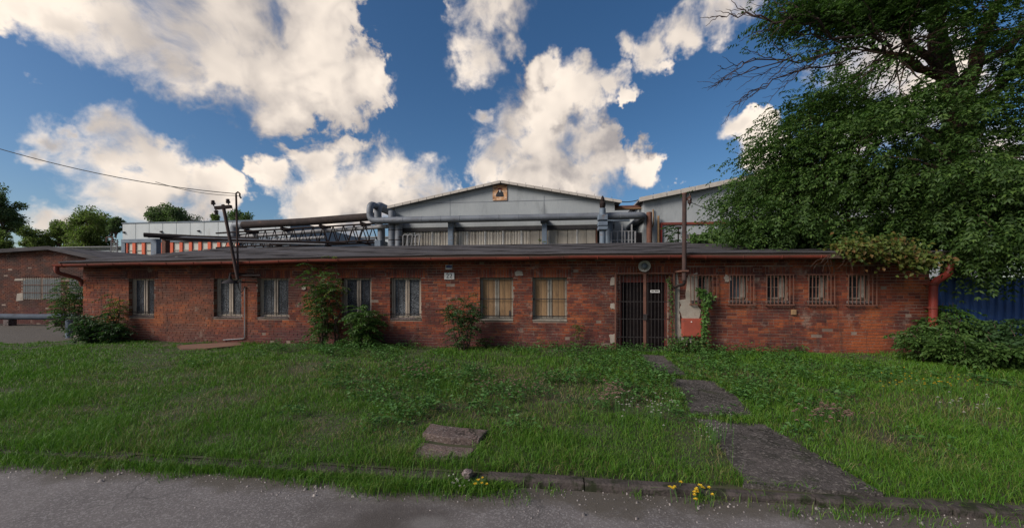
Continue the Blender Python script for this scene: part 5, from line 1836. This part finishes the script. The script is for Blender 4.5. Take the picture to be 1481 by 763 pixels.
small_tree('small round tree top left of the leaning mast behind the parapet', 311, 308, 60, 20, M['leaf_mid'], seed=9, density=.6, leaf=.36)
small_tree('bluish tree top right of the leaning mast beyond the pipes', 350, 298, 60, 46, M['leaf_blue'], seed=7, density=1.4, leaf=.40)
dt = thing('bare_tree', 'leafless pale tree top behind the parapet between two green ones', 'tree', at(285, 330, 58))
tb_ = MB()
b0 = at(285, 345, 58)
for k in range(11):
    a = -1.1 + 2.2 * k / 10
    tp = at(285 + 17 * math.sin(a) * rnd.uniform(.7, 1.1), 320 - 10 * math.cos(a) * rnd.uniform(.5, 1.1), 58)
    limb(tb_, (b0.x, 58, b0.z - 2), tp, .07, .02, .05, .4, 5, 4, seed=k + 50)
limb(tb_, (b0.x, 58, 0), (b0.x, 58, b0.z - 1.8), .25, .1, 0, .1, 4, 6, seed=99)
tb_.build('trunk', M['twig'], dt)


def shrub(name, label, x, y, h, rad, m, n=60, L=(.25, .5), pairs=6, ll=.085, lw=.036, z0=None, seed=0, stems=6, lean=(0, 0), droop=.45, group=None, cat='shrub', spread=1.0, bottom=.15):
    z0 = hgt(x, y) if z0 is None else z0
    t = thing(name, label, cat, (x, y, z0), group)
    r = np.random.default_rng(seed)
    sb2 = MB()
    tips = []
    for k in range(stems):
        a = 2 * math.pi * k / stems + r.uniform(-.4, .4)
        q = rad * r.uniform(.25, .9) * spread
        tip = Vector((x + math.cos(a) * q + lean[0] * h, y + math.sin(a) * q * .8 + lean[1] * h, z0 + h * r.uniform(.6, .98)))
        if y < WALL_Y < tip.y + .12 and X0 < x < X1:
            tip.y = WALL_Y - .15
        sb2 = MB()
        tips.append(limb(sb2, (x + math.cos(a) * rad * .12, y + math.sin(a) * rad * .1, z0 - .03), tip, .012 + .006 * h, .005, 0, .35, 7, 5, seed=seed * 13 + k))
        sb2.build('stem', M['bark'], t)
    B, D2 = [], []
    for _ in range(n):
        pts = tips[r.integers(len(tips))]
        f = bottom + (1 - bottom) * r.random() ** .7
        i = f * (len(pts) - 1.001)
        q = pts[int(i)].lerp(pts[int(i) + 1], i % 1)
        a = r.uniform(0, 2 * math.pi)
        B.append(q[:])
        D2.append((math.cos(a), math.sin(a), r.uniform(.0, .8)))
    B, D2 = np.array(B), np.array(D2)
    V_, T_ = fronds(B, D2, r.uniform(L[0], L[1], len(B)), pairs, ll, lw, droop, seed)
    if X0 < x < X1 and y < WALL_Y:                          # leaves lie against the wall, not in it
        V_[:, 1] = np.where((V_[:, 1] > WALL_Y - .03), WALL_Y - .03 - (V_[:, 1] - WALL_Y + .03) * .3, V_[:, 1])
    V_[:, 2] = np.maximum(V_[:, 2], z0 + .02)
    np_obj('foliage', V_, T_, m, t)
    return t


wx = lambda px: fx(px, WALL_Y - .35)
shrub('corner_shrub', 'tall loose green shrub behind the left corner of the brick building', fx(96, 12.6), 12.7, 2.35, .75, M['leaf_shrub'], 190, (.3, .6), 7, .10, .04, z0=.02, seed=21, stems=9)
shrub('dark_bush', 'dark low leafy bush at the foot of the left end of the brick front', wx(146), 10.55, 1.0, .75, M['leaf_dark'], 260, (.2, .42), 6, .09, .045, seed=22, stems=14, bottom=.05)
shrub('dark_bush', 'small dark bush right beside the larger one below the first window', wx(176), 10.6, .62, .45, M['leaf_dark'], 130, (.15, .32), 5, .085, .04, seed=23, stems=9, bottom=.05)
shrub('thin_sapling', 'thin yellowing sapling in front of bricks left of the first window', wx(163), 10.85, 1.75, .32, M['leaf_sapling'], 46, (.22, .42), 6, .085, .034, seed=24, stems=4, bottom=.35)
shrub('tall_sapling', 'tall green sapling reaching the eaves between the third and fourth window', wx(468), 10.68, 2.62, .55, M['leaf_shrub'], 230, (.3, .58), 8, .095, .034, seed=25, stems=8, lean=(.03, 0), bottom=.08)
shrub('tall_sapling', 'slender yellowish sapling top beside the tallest one at the eaves', wx(483), 10.72, 2.78, .14, M['leaf_sapling'], 22, (.28, .45), 7, .09, .034, seed=35, stems=2, bottom=.55)
shrub('wall_bush', 'bright green bush below the fourth window of the brick front', wx(532), 10.55, 1.22, .55, M['leaf_shrub'], 230, (.25, .48), 7, .10, .04, seed=26, stems=10, bottom=.05)
shrub('wall_bush', 'upright dark bush left of the boarded windows of the brick front', wx(672), 10.55, 1.75, .55, M['leaf_dark'], 190, (.22, .42), 7, .075, .030, seed=27, stems=9, bottom=.08)
shrub('wall_weed', 'single small weed at the wall right of the boarded windows', wx(834), 10.9, .75, .10, M['leaf_sapling'], 16, (.12, .22), 5, .06, .028, seed=28, stems=2, cat='weed')
shrub('wall_weed', 'low leafy weed at the foot of the bricks left of the door', wx(700), 10.85, .4, .25, M['leaf_shrub'], 26, (.12, .25), 5, .06, .028, seed=29, stems=4, cat='weed')
bx = lambda px, Y: fx(px, Y)
for k, (px, Y, h, r_, n, m, lab) in enumerate([(1375, 10.5, 1.2, .8, 290, 'leaf_shrub', 'broad green bush in front of the fat red downpipe'),
                                               (1345, 9.9, .85, .75, 230, 'leaf_shrub', 'low spreading bush left of the red downpipe foot'),
                                               (1440, 10.3, 1.05, 1.1, 380, 'leaf_dark', 'large dark bush hiding the foot of the blue fence'),
                                               (1400, 9.2, .70, 1.1, 330, 'leaf_shrub', 'low mound of bush in front of the large dark one'),
                                               (1490, 9.3, .85, 1.1, 330, 'leaf_dark', 'dark bush cut by the right edge of the view'),
                                               (1368, 11.0, 1.5, .25, 120, 'leaf_ivy', 'bright green climber standing between the red downpipe and blue fence')]):
    shrub('fence_bush', lab, bx(px, Y), Y, h, r_, M[m], n, (.25, .52), 6, .105, .048, seed=60 + k, stems=14, bottom=.03)
hp = at(972, 353, 29)
shrub('roof_plant', 'small dark plant growing beside the yellow pipe at the second hall', hp.x, 28.6, 5.0, .55, M['leaf_dark'], 70, (.3, .5), 5, .2, .1, z0=2.0, seed=80, stems=5, bottom=.5)
hp = at(780, 353, 29)
shrub('roof_plant', 'sparse little plant in front of the beige sheets by the right column', hp.x, 28.9, 3.6, .35, M['leaf_sapling'], 26, (.2, .4), 4, .18, .09, z0=2.0, seed=81, stems=3, bottom=.6)


def climber(name, label, pts, rad, m, n, ll=.07, seed=0, y_back=WALL_Y, base=None, depth=.14, cat='climber'):
    """leaves hung along a winding stem on a wall or roof edge"""
    r = np.random.default_rng(seed)
    pts = [Vector(p) for p in pts]
    t = thing(name, label, cat, base if base is not None else pts[0])
    for k in range(3):
        mb = MB()
        mb.tube([p + Vector((r.uniform(-.6, .6) * rad[i] if isinstance(rad, list) else r.uniform(-.5, .5) * rad, -.02, r.uniform(-.05, .05))) for i, p in enumerate(pts)], .009, 5)
        mb.build('stem', M['bark'], t)
    seg = r.integers(0, len(pts) - 1, n)
    f = r.random(n)
    P_ = np.array([p[:] for p in pts])
    C = P_[seg] * (1 - f)[:, None] + P_[seg + 1] * f[:, None]
    rr = np.array(rad if isinstance(rad, list) else [rad] * len(pts))
    rw = rr[seg] * (1 - f) + rr[seg + 1] * f
    C = C + np.stack([r.normal(0, .5, n) * rw, -np.abs(r.normal(0, depth * .6, n)) - .02, r.normal(0, .4, n) * rw], 1)
    D3 = np.stack([r.normal(0, .7, n), r.normal(-.5, .4, n), r.normal(-.5, .5, n)], 1)
    N3 = np.stack([r.normal(0, .4, n), r.normal(-.8, .3, n), r.normal(.7, .3, n)], 1)
    V_, T_ = leaf_mesh(C, D3, N3, ll * r.uniform(.7, 1.3, n), ll * .75)
    np_obj('foliage', V_, T_, m, t)
    return t


W3 = lambda px, py, dy=-.06: at(px, py, WALL_Y + dy)
climber('ivy', 'bright green ivy hanging over the first small barred window', [W3(1014, 494, -.12), W3(1018, 470, -.12), W3(1018, 450, -.12), W3(1022, 430, -.14), W3(1016, 424, -.15), W3(1010, 419, -.15)], [.08, .08, .10, .17, .14, .06], M['leaf_ivy'], 400, .08, 90)
climber('ivy', 'thin ivy climbing the right jamb of the door grille', [W3(973, 500), W3(972, 470), W3(969, 440), W3(968, 415), W3(964, 403)], [.12, .08, .05, .06, .07], M['leaf_shrub'], 150, .05, 91)
climber('ivy', 'low leafy ivy clump at the foot of the grey render right of the door', [W3(966, 500, -.2), W3(980, 497, -.2), W3(992, 495, -.2), W3(1010, 497, -.2), W3(1020, 494, -.2)], .22, M['leaf_shrub'], 420, .075, 92)
E3 = lambda px, py, y=10.5: at(px, py, y)
climber('roof_vine', 'yellow and russet vine hanging over the roof edge at the right end', [E3(1200, 360, 11.3), E3(1225, 358), E3(1250, 362), E3(1275, 360), E3(1300, 372, 10.4), E3(1318, 384, 10.4), E3(1325, 372)], [.25, .32, .36, .40, .36, .20, .2], M['leaf_autumn'], 2100, .10, 93, depth=.45)
climber('roof_vine', 'green creeper lying along the roof ridge below the big tree', [at(1000, 346, 16.6), at(1030, 344, 16.2), at(1055, 350, 15.5), at(1085, 352, 14.5), at(1120, 356, 13.0)], [.22, .40, .45, .5, .5], M['leaf_shrub'], 1500, .16, 94, depth=.5)
climber('roof_vine', 'dense dark green vine mass on the roof right above the turning vine', [at(1140, 352, 12.6), at(1180, 350, 12.2), at(1230, 345, 12.2), at(1280, 345, 12.2), at(1320, 352, 11.6)], [.4, .5, .5, .5, .5], M['leaf_big'], 2200, .13, 95, depth=.5)
vn = MB()
for k in range(26):
    a = E3(rnd.uniform(1195, 1290), rnd.uniform(362, 372), 10.48)
    limb(vn, a, a + Vector((rnd.uniform(-.45, .45), rnd.uniform(-.05, .25), rnd.uniform(-.55, -.1))), .006, .003, .1, .4, 5, 4, seed=700 + k)
dv = thing('dry_vine', 'tangle of bare dry vine stems hanging below the turning vine', 'climber', E3(1240, 372))
vn.build('stems', M['bark'], dv)

# ------------------------------------------------------------------ meadow grass
def noise2(x, y, s, seed):
    """cheap smooth noise from a few sine waves"""
    r = np.random.default_rng(seed)
    o = np.zeros_like(x)
    for k in range(6):
        a = r.uniform(0, 2 * np.pi)
        f = s * r.uniform(.5, 2.2)
        o += np.sin((x * np.cos(a) + y * np.sin(a)) * f + r.uniform(0, 6.28))
    return o / 3.4


def in_poly(x, y, poly):
    ins = np.zeros(len(x), bool)
    n = len(poly)
    for i in range(n):
        (x0, y0), (x1, y1) = poly[i], poly[(i + 1) % n]
        c = ((y0 > y) != (y1 > y))
        ins ^= c & (x < (x1 - x0) * (y - y0) / (y1 - y0 + 1e-12) + x0)
    return ins


COVER = [(p.x, p.y) for p in [at_z(a, c, .13) for a, c in [(620, 612), (710, 622), (680, 658), (594, 656)]]]
COVER2 = [(p.x, p.y) for p in [at_z(a, c, .15) for a, c in [(250, 499), (285, 496), (345, 494.5), (354, 499), (300, 505.5), (258, 506)]]]


def allowed(x, y, edge=0.0):
    ok_ = np.ones(len(x), bool)
    for s_ in SLABS + [COVER, COVER2]:
        ok_ &= ~in_poly(x, y, s_)
    ok_ &= ~((x < -16.2 + .3 * np.sin(y * 3)) & (y > 10.35 + .15 * np.sin(x * 2)))
    ok_ &= ~((x > X0 - .05) & (x < X1 + .05) & (y > WALL_Y - .02))
    return ok_


def in_view(x, y, m=1.0):
    X = x * CT + y * ST
    Yc = -x * ST + y * CT
    return (Yc > 1.5) & (np.abs(X) < Yc * 1.52 + m + 1.0)


def blades(x, y, z, h, wd, lean, seed):
    r = np.random.default_rng(seed)
    n = len(x)
    a = r.uniform(0, 2 * np.pi, n)
    f = r.uniform(0, 2 * np.pi, n)
    ld = np.stack([np.cos(a), np.sin(a), np.zeros(n)], 1)
    sd = np.stack([np.cos(f), np.sin(f), np.zeros(n)], 1)
    b = np.stack([x, y, z], 1)
    k = r.uniform(.5, 1.4, n)[:, None] * lean
    up = np.array([0, 0, 1.0])
    h = h[:, None]
    wd = np.broadcast_to(np.asarray(wd, float), (n,))[:, None]
    m1 = b + up * h * .55 + ld * h * k * .22
    tp = b + up * h * (1 - .25 * k) + ld * h * k * .85
    V_ = np.stack([b - sd * wd * .5, b + sd * wd * .5, m1 - sd * wd * .42, m1 + sd * wd * .42, tp], 1).reshape(-1, 3)
    i = np.arange(n)[:, None] * 5
    T_ = np.concatenate([i + [0, 1, 3], i + [0, 3, 2], i + [2, 3, 4]], 1).reshape(-1, 3)
    return V_, T_


GV, GT = [], []
off_ = 0


def add_grass(V_, T_):
    global off_
    GV.append(V_)
    GT.append(T_ + off_)
    off_ += len(V_)


bands = [(3.64, 4.7, 4300, .0048), (4.7, 6.0, 2600, .0062), (6.0, 7.8, 1500, .0085), (7.8, 11.5, 900, .0115)]
for bi, (y0, y1, dens, wd) in enumerate(bands):
    xw = 1.6 * y1 + 3.5
    n = int(dens * 2 * xw * (y1 - y0))
    x = RG.uniform(-xw - y1 * .12, xw, n)
    y = RG.uniform(y0, y1, n)
    m = in_view(x, y, .6) & allowed(x, y) & (y > KERB_Y + .120 - .022 * np.clip(x, 0, 6))
    x, y = x[m], y[m]
    dn = noise2(x, y, 1.6, 1)
    tall = noise2(x, y, 1.1, 2) + .8 * noise2(x, y, 4.5, 12)
    keep = RG.random(len(x)) < np.clip(.80 + .45 * dn, .16, 1)
    x, y, dn, tall = x[keep], y[keep], dn[keep], tall[keep]
    tus = noise2(x, y, 7.0, 31)
    base = .072 + .040 * tall + .025 * tus + .03 * np.clip((x - 2.5) / 3, 0, 1) + .02 * np.clip((8 - y) / 4, 0, 1)
    h = np.clip(base, .03, .24) * RG.uniform(.55, 1.5, len(x))
    h *= np.where(y < 4.1, 1.05, 1.0)
    V_, T_ = blades(x, y, hgt_np(x, y) - .005, h, wd * RG.uniform(.7, 1.3, len(x)), .75, 100 + bi)
    add_grass(V_, T_)
# seed stalks, tall and thin
n = 5200
x, y = RG.uniform(-9, 9, n), RG.uniform(3.8, 8, n)
m = in_view(x, y) & allowed(x, y) & (noise2(x, y, 1.3, 9) > .0)
x, y = x[m], y[m]
add_grass(*blades(x, y, hgt_np(x, y), RG.uniform(.16, .32, len(x)), .0035, .35, 130))
# tufts hanging over the kerb and growing from the gutter
for k in range(900):
    cx = RG.uniform(-9, 7)
    dens_here = 1.0 if cx < -.5 else .16
    if RG.random() > dens_here:
        continue
    ko = kerb_dy(cx)
    cy = RG.choice([KERB_Y - .04, KERB_Y + .135, KERB_Y + .06]) + ko + RG.normal(0, .03)
    if cx < -.3 and RG.random() < .6:
        cy = KERB_Y - abs(RG.normal(.02, .11))
    q = int(RG.integers(16, 60))
    x = cx + RG.normal(0, .07, q)
    y = cy + RG.normal(0, .045, q)
    z = np.where(y < KERB_Y, 0.0, .055)
    m = (~((y > KERB_Y - .0) & (y < KERB_Y + .11)) | ((cx < -.9) & (RG.random(q) < .42))) & allowed(x, y)
    x, y, z = x[m], y[m], z[m]
    if len(x):
        add_grass(*blades(x, y, z, RG.uniform(.04, .13, len(x)) * (1.25 if cy > KERB_Y else 1.0), .005, .9, 1000 + k))
# the spill of grass on the road at the damp stain
for cx, cy, q, hh in ((-1.70, 3.40, 150, .15), (-1.40, 3.48, 220, .17), (-1.15, 3.50, 120, .14), (-.92, 3.52, 120, .15), (-.62, 3.52, 60, .13), (-.35, 3.42, 36, .12), (1.95, 3.50, 60, .11), (2.4, 3.48, 70, .12), (3.0, 3.43, 40, .10), (-1.7, 3.48, 120, .12), (-2.4, 3.5, 120, .11)):
    x = cx + RG.normal(0, .11, q)
    y = np.minimum(cy + RG.normal(0, .05, q), KERB_Y - .01)
    add_grass(*blades(x, y, np.zeros(q), RG.uniform(.4, 1.2, q) * hh, .005, .9, 1500 + q))
# grass leaning in over the edges of the slabs
for s_ in SLABS + [COVER, COVER2]:
    for k in range(len(s_)):
        a, c = np.array(s_[k]), np.array(s_[(k + 1) % len(s_)])
        L_ = np.linalg.norm(c - a)
        q = int(L_ * 170)
        if q < 2:
            continue
        t = RG.random(q)
        xy = a + (c - a) * t[:, None] + RG.normal(0, .035, (q, 2))
        m = (noise2(xy[:, 0], xy[:, 1], 5.0, 77) > -.35) & (xy[:, 1] > KERB_Y + .122 - .022 * np.clip(xy[:, 0], 0, 6))
        xy = xy[m]
        add_grass(*blades(xy[:, 0], xy[:, 1], hgt_np(xy[:, 0], xy[:, 1]), RG.uniform(.04, .13, len(xy)), .007, 1.0, 1900 + k))
# grass in the path joints
for (ax_, ay_), (bx_, by_) in (((945, 543), (1040, 552)), ((1000, 597), (1108, 604)), ((905, 508), (925, 512)), ((1040, 604), (1105, 606))):
    q = 230
    t = RG.random(q)
    a, c = at_z(ax_, ay_, .15), at_z(bx_, by_, .15)
    x = a.x + (c.x - a.x) * t + RG.normal(0, .04, q)
    y = a.y + (c.y - a.y) * t + RG.normal(0, .05, q)
    add_grass(*blades(x, y, hgt_np(x, y) + .01, RG.uniform(.04, .11, q), .007, .8, 1700 + q))
# dead straw lying and standing in the thin places
n = 30000
x, y = RG.uniform(-9, 9, n), RG.uniform(3.8, 8.5, n)
m = in_view(x, y) & allowed(x, y) & (y > KERB_Y + .13 - .022 * np.clip(x, 0, 6)) & (noise2(x, y, 1.6, 1) + .35 * noise2(x, y, 5, 41) - .35 * (y - 5) * (y > 5) < .05)
x, y = x[m], y[m]
V_, T_ = blades(x, y, hgt_np(x, y), RG.uniform(.03, .13, len(x)), .0045, 1.5, 140)
sto = np_obj('straw', V_, T_, M['straw'])
sto['kind'] = 'stuff'
sto['label'] = 'dead straw coloured grass lying in the thin places of the lawn'
gro = np_obj('grass', np.concatenate(GV), np.concatenate(GT), M['grass'])
gro['kind'] = 'stuff'
gro['label'] = 'rough green meadow grass covering the lawn before the building'

# broad-leaved weeds among the grass
C, D3, N3, LL = [], [], [], []
n = 4200
x, y = RG.uniform(-8, 15, n), RG.uniform(4.6, 11.0, n)
msk = noise2(x, y, .9, 21) + .5 * noise2(x, y, 3.4, 23) + .10 * (y - 6.5) + .3 * np.exp(-((x - 2) / 4) ** 2) - .25 * (x < -3)
m = in_view(x, y) & allowed(x, y) & (msk > .15 + .3 * RG.random(len(x)))
x, y = x[m], y[m]
for i in range(len(x)):
    q = int(RG.integers(8, 22))
    a = RG.uniform(0, 6.28, q)
    rr = RG.uniform(.01, .10, q)
    hh = RG.uniform(.04, .17 + .14 * RG.random() ** 2, q)
    C.append(np.stack([x[i] + np.cos(a) * rr, y[i] + np.sin(a) * rr, hgt(x[i], y[i]) + hh], 1))
    D3.append(np.stack([np.cos(a), np.sin(a), RG.uniform(-.4, .5, q)], 1))
    N3.append(np.stack([RG.normal(0, .4, q), RG.normal(0, .4, q), np.ones(q)], 1))
    LL.append(RG.uniform(.035, .085, q))
LL = np.concatenate(LL)
V_, T_ = leaf_mesh(np.concatenate(C), np.concatenate(D3), np.concatenate(N3), LL, LL * .55)
wo = np_obj('weeds', V_, T_, M['weed'])
wo['kind'] = 'stuff'
wo['label'] = 'broad leaved weeds growing through the meadow grass'


def flowers(name, label, spots, m, size, hh, group=None, leafm='weed', head='flower', seed=0):
    """one clump of wild flowers: stems, leaves and petalled heads"""
    r = np.random.default_rng(seed)
    cx, cy = np.mean([s[0] for s in spots]), np.mean([s[1] for s in spots])
    gz0 = hgt(cx, cy) if cy > KERB_Y else 0.0
    t = thing(name, label, 'flowers', (cx, cy, gz0), group)
    st_m, C, D_, N_, LL = MB(), [], [], [], []
    for (x, y) in spots:
        h = hh * r.uniform(.7, 1.15)
        tx, ty = x + r.normal(0, .02), y + r.normal(0, .02)
        st_m.tube([(x, y, gz0), (x * .5 + tx * .5, y * .5 + ty * .5, gz0 + h * .55), (tx, ty, gz0 + h)], .0028, 4)
        for lay in range(2):
            k = 8
            a = np.arange(k) * 2 * np.pi / k + lay * .4
            tilt = .25 + .6 * lay
            C.append(np.tile([[tx, ty, gz0 + h + .002 * lay]], (k, 1)))
            D_.append(np.stack([np.cos(a), np.sin(a), np.full(k, tilt)], 1) + r.normal(0, .1, (k, 3)))
            N_.append(np.stack([-np.cos(a) * .4, -np.sin(a) * .4, np.ones(k)], 1))
            LL.append(np.full(k, size * (1 - .25 * lay)) * r.uniform(.8, 1.2))
    st_m.build('stem', M[leafm], t, kind='stuff')
    LL = np.concatenate(LL)
    V_, T_ = leaf_mesh(np.concatenate(C), np.concatenate(D_), np.concatenate(N_), LL, LL * .7, .1)
    np_obj(head, V_, T_, M[m], t)['kind'] = 'stuff'
    return t


def spots_px(px, py, sx, sy, n, seed, z=.2):
    r = random.Random(seed)
    return [(p.x, p.y) for p in (at_z(px + r.gauss(0, sx), py + r.gauss(0, sy), z) for _ in range(n))]


flowers('yellow_flowers', 'cluster of yellow hawkbit flowers in the grass above the kerb left of the path', spots_px(1002, 690, 20, 6, 15, 1), 'petal_y', .019, .11, seed=1)
flowers('yellow_flowers', 'few yellow flowers growing at the broken kerb below the pit cover', spots_px(694, 684, 5, 5, 5, 2), 'petal_y', .018, .10, seed=2)
flowers('white_flowers', 'white daisy cluster leaning over the upper left edge of the near path slab', spots_px(1034, 630, 13, 9, 34, 3), 'petal_w', .010, .22, seed=3)
flowers('white_flowers', 'white blossom clump in the middle lawn nearer the path', spots_px(952, 588, 14, 9, 24, 4, .3), 'petal_w', .017, .24, seed=4)
flowers('white_flowers', 'white blossom clump in the middle lawn beside the brown dry one', spots_px(904, 583, 8, 6, 18, 5, .3), 'petal_w', .017, .22, seed=5)
flowers('dry_flowers', 'brownish pink dry flower clump in the middle lawn', spots_px(884, 566, 12, 7, 60, 6, .3), 'dry', .030, .24, seed=6)
flowers('dry_flowers', 'pale mauve dry flower clump in the lawn below the dark patterned windows', spots_px(606, 535, 14, 6, 46, 7, .3), 'dry', .028, .22, seed=7)
flowers('dry_flowers', 'long mauve dry flower drift before the boarded windows', spots_px(740, 548, 34, 6, 80, 8, .3), 'dry', .026, .20, seed=8)
flowers('dry_flowers', 'russet dry weed patch in the lawn right of the path', spots_px(1200, 592, 22, 6, 60, 9, .3), 'dry', .028, .2, seed=9)
flowers('white_flowers', 'scattered white flowers in the long grass before the right bushes', spots_px(1395, 588, 40, 8, 16, 10, .3), 'petal_w', .020, .26, seed=10)
flowers('white_flowers', 'tiny white flowers by the broken kerb stone below the pit cover', spots_px(660, 676, 7, 5, 12, 11), 'petal_w', .013, .08, seed=11)
flowers('yellow_flowers', 'yellow weed flowers in the lawn beside the bushes at far right', spots_px(1330, 552, 40, 6, 40, 12, .3), 'petal_y', .018, .26, seed=12)

# loose grit and pale chips along the kerb
n = 900
x = RG.uniform(-6, 6, n)
y = np.minimum(KERB_Y - np.abs(RG.normal(0, .22, n)) - .01, KERB_Y - .01)
s = RG.uniform(.003, .011, n) * np.where(RG.random(n) < .05, 2.2, 1)
tet = np.array([[1, 0, -.3], [-.5, .87, -.3], [-.5, -.87, -.3], [.3, .2, .7], [-.5, -.2, .55]])
V_ = (tet[None] * s[:, None, None] * RG.uniform(.7, 1.3, (n, 5, 3))) + np.stack([x, y, s * .3], 1)[:, None]
i = np.arange(n)[:, None] * 5
T_ = np.concatenate([i + q for q in ([0, 1, 3], [1, 4, 3], [1, 2, 4], [2, 3, 4], [2, 0, 3])], 1).reshape(-1, 3)
go_ = np_obj('gravel', V_.reshape(-1, 3), T_, M['pebble'])
go_['kind'] = 'stuff'
rs = at_z(676, 690, .06)
rk = thing('loose_stone', 'pale rounded broken stone lying on the kerb below the pit cover', 'stone', (rs.x, rs.y, .06))
b = MB().lathe([(.0, -.03), (.045, -.02), (.06, .01), (.05, .035), (.02, .045), (.0, .047)], (rs.x, rs.y, .09), n=9)
b.v = [(x + .012 * math.sin(x * 90), y * 1.0 + .01 * math.cos(z * 80 + x * 40), z) for x, y, z in b.v]
b.build('stone', M['concrete'], rk, smooth=True)
